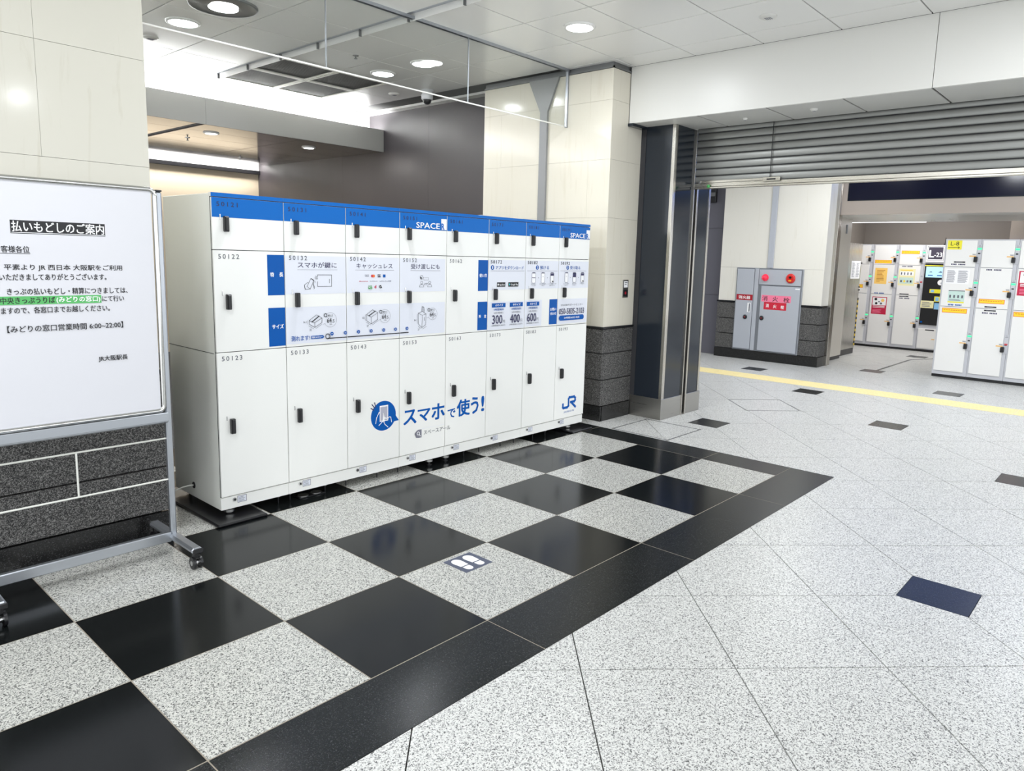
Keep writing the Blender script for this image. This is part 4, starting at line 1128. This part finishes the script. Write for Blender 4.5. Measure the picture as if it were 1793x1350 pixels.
# violet-grey wall beside it
wv = struct('wall_far_left', (6.12, 5, 0))
b = MB(); b.box(6.16, 6.2, 3.5, 7.5, 0, 3.3, M_gap); b.build('wall_core', wv)
for z0, z1 in ((0, 1.0), (1.0, 2.1), (2.1, 3.3)): panel(wv, 'wall_panel', M_violet, 6.12, 6.16, 3.55, 7.5, z0+.002, z1-.002)
t = thing('wall_box', (6.1, 3.85, 2.65), 'small black box on the grey wall beyond the shutter', 'box')
b = MB(); b.box(6.06, 6.118, 3.79, 3.90, 2.52, 2.78, M_black, .004); b.build('casing', t)
b = MB(); b.box(6.056, 6.060, 3.80, 3.89, 2.62, 2.68, M_refl); b.build('face', t)

# portal over the passage to the locker room
pt = struct('trim_portal', (6.33, 0, 2.3))
panel(pt, 'fascia_panel', M_beigel, 6.33, 6.36, -3.5, 1.85, 2.30, 2.505)
panel(pt, 'fascia_panel', M_beigel, 6.33, 6.36, 1.765, 1.85, 2.505, 3.3)
panel(pt, 'display_panel', M_sign, 6.345, 6.36, -3.5, 1.765, 2.512, 2.86)
panel(pt, 'lit_display', mat('blue_lit_display', (.05, .16, .62, 1), .3, emit=1.6), 6.345, 6.36, -3.5, 1.765, 2.86, 3.28)['label'] = 'blue lit upper part of the display'
b = MB(); b.box(6.325, 6.345, -3.5, 1.765, 2.502, 2.516, M_navy); b.box(6.325, 6.345, 1.755, 1.767, 2.502, 3.3, M_navy); b.build('display_edge', pt)
panel(pt, 'soffit', M_bulk, 6.36, 8.33, -3.5, 2.42, 2.30, 2.32)
panel(pt, 'cove_back', M_bulk, 8.42, 8.44, -3.5, 2.42, 2.36, 2.7)
b = MB(); b.box(8.345, 8.385, 1.15, 2.40, 2.296, 2.318, M_stripem); b.build('strip_light', pt)
disc_device('smoke_detector', 7.62, .62, 2.30, .05, 'round device under the portal soffit, right of the strip light', 'detector')
disc_device('smoke_detector', 7.95, .95, 2.30, .03, 'small sensor under the portal soffit, beside the strip light end', 'detector')
# passage walls
wp = struct('wall_passage', (7, 2, 0))
panel(wp, 'metal_panel', M_beigep, 6.45, 7.45, 2.03, 2.07, .06, 2.30)
panel(wp, 'skirting', M_black, 6.45, 7.45, 2.04, 2.075, 0, .06)
b = MB(); b.box(7.18, 7.24, 2.022, 2.03, 2.06, 2.20, M_greyd, .002); b.build('flush_handle', wp)
wf = struct('wall_far', (10.3, 0, 0))
panel(wf, 'wall_surface', M_brown, 10.40, 10.45, -3.5, 4.5, 0, 3.3)
panel(wf, 'pier', M_beigel, 9.3, 10.40, -3.5, .09, 0, 3.3)
panel(wf, 'side_surface', M_brown, 7.45, 10.4, 2.72, 2.76, 0, 3.3)

# locker side panel standing in the passage
t = thing('locker_end_panel', (7.95, 2.3, 0), 'stainless locker end panel with taped paper sheets in the passage', 'locker')
b = MB(); b.box(7.50, 8.42, 2.125, 2.60, .10, 1.935, M_steel, .003); b.build('side_panel', t)
b = MB(); b.box(7.50, 8.41, 2.13, 2.60, 0, .10, M_black); b.build('base', t)
p = Print((0, 2.125, 0), (1, 0, 0), (0, 0, 1), (0, -1, 0)); p.rect(7.90, 8.375, 1.328, 1.632, M_white); p.up()
for cx in range(2):
    for q in range(13): p.rect(7.95+cx*.22, 7.95+cx*.22+random.uniform(.09, .17), 1.36+q*.019, 1.367+q*.019, M_inkmid)
p.build('paper_sheet', t)
b = MB()
for q in range(10):
    b.box(8.405, 8.424, 2.118, 2.125, .14+q*.085, .14+q*.085+.042, M_ysign); b.box(8.405, 8.424, 2.118, 2.125, .182+q*.085, .225+q*.085, M_inkk)
b.build('hazard_tape', t)
b = MB()
for z in (1.60, 1.18, 1.13): b.cyl((8.415, 2.122, z), (8.415, 2.112, z), .012, M_black, 10)
b.build('rubber_bumper', t)

# coin locker columns facing -x
def column_unit(x, y1, w, label, group, rows, z0=.042, ztop=1.945, red=(), dep=.55, dw=.375):
    """y1 = left edge seen from the hall"""
    t = thing('coin_locker_column', (x, y1-w/2, 0), label, 'locker', group)
    b = MB(); b.box(x, x+dep, y1-w+.001, y1-.001, z0, ztop+.012, M_lfr, .003); b.build('frame', t)
    b = MB(); b.box(x+.02, x+dep, y1-w+.001, y1-.001, 0, z0, M_black); b.build('base', t)
    ds = []
    for i, (za, zb) in enumerate(rows):
        b = MB(); b.box(x-.012, x-.0005, y1-.020-dw, y1-.022, za+.003, zb-.003, M_ldoor, .002); d = b.build('door', t); ds.append(d)
        hz = (1.68, 1.215, .472)[i]
        h = MB(); ya = y1-.020-dw
        h.box(x-.045, x-.001, ya-.020, ya+.023, hz-.037, hz+.037, M_black, .006); h.build('handle', d)
        s = MB(); s.box(x-.006, x-.0005, ya-.058, ya-.004, hz-.055, hz+.205, M_lfr, .002)
        S = s.build('lock_panel', t)
        p = Print((x-.006, 0, 0), (0, -1, 0), (0, 0, 1), (-1, 0, 0)); u = -(ya-.004)
        g_on = (i not in red)
        if g_on: p.rect(u+.002, u+.053, hz+.134, hz+.158, M_led)
        else: p.rect(u+.010, u+.046, hz+.062, hz+.085, M_ledr)
        p.rect(u+.012, u+.040, hz+.075 if g_on else hz+.055, hz+.092 if g_on else hz+.062, M_inkk); p.rect(u+.010, u+.045, hz+.170, hz+.176, M_inkg); p.rect(u+.014, u+.040, hz+.186, hz+.19, M_inkg)
        p.build('lock_print', S)
        p = Print((x-.012, 0, 0), (0, -1, 0), (0, 0, 1), (-1, 0, 0)); u = -(ya+.002)
        p.rect(u-.080, u, hz+.037, hz+.053, M_otag); p.rect(u-.042, u-.004, hz+.060, hz+.066, M_inkmid); p.rect(u-.046, u-.004, hz+.070, hz+.075, M_inkmid)
        p.build('orange_tag', d)
    return t, ds
def bars(p, u0, u1, z0, z1, n, m, jit=.25):
    h = (z1-z0)/n
    for i in range(n):
        L = (u1-u0)*(1-random.random()*jit); p.rect(u0, u0+L, z0+i*h+h*.25, z0+i*h+h*.7, m)
def PX(x): return Print((x-.012, 0, 0), (0, -1, 0), (0, 0, 1), (-1, 0, 0))
def yellow_notice(d, x, ya, yb, z0, z1):
    p = PX(x); p.rect(-ya, -yb, z0, z1, M_or); p.up(); p.rect(-ya+.007, -yb-.007, z0+.007, z1-.007, M_ysign); p.up()
    n = 9; w = (ya-yb-.04)/n
    for q in range(n): p.rect(-ya+.02+q*w, -ya+.02+q*w+w*.7, (z0+z1)/2+.002, (z0+z1)/2+.010, M_or)
    p.build('yellow_notice', d)
def black_strip(d, x, y, z, w=.15, below=True, col=None):
    p = PX(x)
    p.rect(-y-w/2, -y+w/2, z-.009, z+.009, M_inkk); p.up(); p.rect(-y-w*.3, -y+w*.25, z-.003, z+.003, M_inkmid)
    p.build('dark_label', d)
def caption_line(d, x, y, z, w=.18, m=None):
    p = PX(x); m = m or M_ink; n = 10
    for q in range(n):
        if q == 4: continue
        p.rect(-y-w/2+q*w/n, -y-w/2+q*w/n+w/n*.75, z-.010, z+.010, m)
    p.build('caption', d)
ROWR = [(1.574, 1.942), (1.017, 1.570), (.094, 1.013)]
XR = 6.54
grp = 'coin locker columns under the yellow arrow sign'
t, d = column_unit(XR, .440, .440, 'coin locker column under the yellow arrow sign', grp, ROWR)
p = PX(XR); p.rect(-.408, -.232, 1.812, 1.938, M_ysign2); p.up(); p.text('L-8', -.372, 1.868, 1.922, M_inkk, -.268, bold=.004); p.rect(-.400, -.262, 1.836, 1.8425, M_inkk); p.line([(-.276, 1.852), (-.258, 1.839), (-.276, 1.826)], .006, M_inkk)
p.build('arrow_sign', d[0])
black_strip(d[0], XR, .238, 1.640, .14); caption_line(d[0], XR, .250, 1.608)
p = PX(XR); p.rect(-.392, -.098, 1.338, 1.542, M_white); p.up(); bars(p, -.375, -.262, 1.355, 1.525, 16, M_inkmid); bars(p, -.238, -.115, 1.355, 1.525, 16, M_inkmid); p.build('paper_sheet', d[1])
p = PX(XR); p.rect(-.332, -.130, 1.072, 1.246, M_pastel); p.up(); p.rect(-.332, -.130, 1.236, 1.246, M_slate); p.rect(-.332, -.130, 1.072, 1.090, M_ysign2)
for q in range(4): p.rect(-.318+q*.05, -.296+q*.05, 1.140, 1.180, M_inkg)
bars(p, -.318, -.15, 1.098, 1.125, 2, M_inkmid); p.build('guide_sheet', d[1])
caption_line(d[1], XR, .235, 1.042, .17, M_blue2)
yellow_notice(d[2], XR, .389, .078, .928, .994)
t, d = column_unit(XR, .0, .440, 'coin locker column right of the arrow sign, with a red indicator low down', grp, ROWR, red=(2,))
caption_line(d[1], XR, -.185, 1.545); yellow_notice(d[1], XR, -.048, -.353, 1.085, 1.146); black_strip(d[1], XR, -.195, 1.040, .14)
black_strip(d[2], XR, -.195, .990, .14); caption_line(d[2], XR, -.195, .955)
t, d = column_unit(XR, -.440, .440, 'coin locker column with a crimson poster, cut by the right picture edge', grp, ROWR)
def crimson(d, x, ya, yb, z0, z1, bub=False):
    p = PX(x); p.rect(-ya, -yb, z0, z1, M_redposter); p.up(); w = ya-yb; h = z1-z0
    p.rect(-ya+.05*w, -yb-.05*w, z0+.52*h, z1-.04*h, M_white); p.up()
    for (a, e, r, m) in ((.25, .86, .10, M_inkk), (.30, .62, .09, M_inkk), (.72, .80, .12, M_oran), (.62, .62, .08, M_inkg), (.48, .72, .06, M_inkmid)): p.disc(-ya+a*w, z0+e*h, r*w, m, 7)
    bars(p, -ya+.08*w, -yb-.08*w, z0+.36*h, z0+.50*h, 2, M_white, .1); bars(p, -ya+.08*w, -yb-.2*w, z0+.06*h, z0+.28*h, 4, M_pink, .3)
    p.build('crimson_poster', d)
crimson(d[1], XR, -.478, -.80, 1.215, 1.542); yellow_notice(d[2], XR, -.47, -.79, .93, .996)
column_unit(XR, -.880, .440, 'coin locker column outside the right picture edge', grp, ROWR)
XL = 9.8
ROWL = [(1.59, 1.95), (1.03, 1.588), (.095, 1.027)]
g2 = 'coin locker columns on the far wall'
t, d = column_unit(XL, 2.790, .448, 'far coin locker column partly hidden by the steel end panel', g2, ROWL, ztop=1.955)
yellow_notice(d[1], XL, 2.62, 2.48, 1.13, 1.20)
t, d = column_unit(XL, 2.340, .448, 'far coin locker column with orange notice above a crimson poster', g2, ROWL, ztop=1.955)
yellow_notice(d[0], XL, 2.300, 2.000, 1.612, 1.676)
p = PX(XL); p.rect(-2.281, -2.062, 1.222, 1.523, M_oran); p.up(); bars(p, -2.245, -2.10, 1.26, 1.49, 9, mat('print_brown', rgb(190, 128, 50), .5), .6); p.build('orange_notice', d[1])
caption_line(d[1], XL, 2.17, 1.045, .18, M_blue2); crimson(d[2], XL, 2.285, 2.018, .643, .974)
t, d = column_unit(XL, 1.890, .444, 'far coin locker column with a pale yellow instruction sheet', g2, ROWL, ztop=1.955, red=(1,))
yellow_notice(d[0], XL, 1.845, 1.535, 1.796, 1.858); caption_line(d[1], XL, 1.72, 1.565)
p = PX(XL); p.rect(-1.857, -1.575, 1.209, 1.524, M_pyel); p.up(); p.rect(-1.84, -1.60, 1.395, 1.47, M_white); p.rect(-1.84, -1.60, 1.245, 1.36, M_pastel); p.up()
for q in range(4): p.rect(-1.82+q*.055, -1.80+q*.055, 1.41, 1.455, M_inkg)
for q in range(4): p.rect(-1.82+q*.055, -1.79+q*.055, 1.27, 1.31, (M_inkg, M_ysign, M_inkmid, M_inkk)[q])
p.rect(-1.83, -1.62, 1.487, 1.50, M_ysign); p.build('instruction_sheet', d[1])
black_strip(d[1], XL, 1.73, 1.05, .16); black_strip(d[2], XL, 1.73, 1.005, .16); caption_line(d[2], XL, 1.72, .972)
# payment terminal column
t = thing('locker_terminal', (XL, 1.22, 0), 'black locker payment terminal with blue screen under the slate sign', 'terminal')
b = MB(); b.box(XL, XL+.55, 1.000, 1.443, .045, 1.967, M_lfr, .003); b.build('frame', t)
b = MB(); b.box(XL+.02, XL+.55, 1.000, 1.443, 0, .045, M_black); b.build('base', t)
b = MB(); b.box(XL-.012, XL-.0005, 1.030, 1.425, 1.655, 1.955, M_ldoor, .002); S = b.build('sign_panel', t)
p = PX(XL)
p.rect(-1.408, -1.135, 1.690, 1.944, M_inkg); p.up(); p.rect(-1.402, -1.141, 1.696, 1.938, M_white); p.up(); p.rect(-1.390, -1.153, 1.708, 1.926, M_slate); p.up()
p.text('L', -1.372, 1.745, 1.868, M_white, -1.300, bold=.05); p.text('-23', -1.290, 1.750, 1.830, M_white, -1.165, bold=.03); p.build('sign_print', S)
b = MB(); b.box(XL-.014, XL-.0005, 1.030, 1.425, .505, 1.632, M_black, .004); K = b.build('control_panel', t)
b = MB(); b.box(XL-.018, XL-.014, 1.085, 1.400, 1.378, 1.572, M_screen, .002); b.build('screen', K)['label'] = 'light blue touch screen'
p = Print((XL-.014, 0, 0), (0, -1, 0), (0, 0, 1), (-1, 0, 0))
NP = lambda: Print((XL-.014, 0, 0), (0, -1, 0), (0, 0, 1), (-1, 0, 0))
for nm, r_, m_ in (('yellow_strip', (-1.425, -1.035, 1.583, 1.600), M_ysign2), ('yellow_sticker', (-1.306, -1.04, 1.095, 1.166), M_ysign2), ('yellow_sticker', (-1.215, -1.04, .94, 1.035), M_ysign2), ('paper_note', (-1.432, -1.215, .815, .950), M_pyel), ('blue_sticker', (-1.205, -1.04, .800, .915), M_skyblue)):
    p = NP(); p.rect(*r_, m_); p.up()
    if nm == 'yellow_sticker': p.rect(r_[0]+.02, r_[0]+.075, r_[2]+.012, r_[3]-.012, M_skyblue)
    if nm == 'paper_note': bars(p, -1.41, -1.25, .835, .93, 4, M_inkmid)
    p.build(nm, K)
p = NP(); p.disc(-1.14, 1.29, .050, M_white); p.up(); p.disc(-1.12, 1.28, .02, M_inkmid, 5); p.build('card_reader', K)
p = NP(); p.disc(-1.39, .555, .018, M_blue2); p.build('round_mark', K)
p = Print((XL-.018, 0, 0), (0, -1, 0), (0, 0, 1), (-1, 0, 0))
p.poly([(-1.35, 1.470), (-1.31, 1.490), (-1.29, 1.470)], M_ink); p.poly([(-1.20, 1.470), (-1.15, 1.495), (-1.13, 1.470)], M_ink); p.rect(-1.36, -1.28, 1.408, 1.424, M_blue2); p.rect(-1.21, -1.13, 1.408, 1.424, M_blue2); p.build('screen_print', K)
b = MB(); b.box(XL-.012, XL-.0005, 1.030, 1.425, .065, .435, M_ldoor, .002); Q = b.build('door', t)
p = PX(XL); p.rect(-1.31, -1.16, .400, .420, M_inkk); p.rect(-1.19, -1.14, .235, .252, M_otag); p.build('door_label', Q)
b = MB(); b.cyl((XL+.08, 1.155, 1.967), (XL+.08, 1.155, 1.99), .022, M_black, 14); b.cyl((XL+.08, 1.155, 1.99), (XL+.08, 1.150, 2.10), .006, M_black, 8); b.build('antenna', t)

# concourse ceiling beyond the shutter and side enclosure (out of frame, closes the hall)
cz = struct('ceiling_concourse', (4, 0, 3.3))
panel(cz, 'ceiling_surface', M_bulk, 1.47, 10.5, -6, 7.5, 3.3, 3.34)
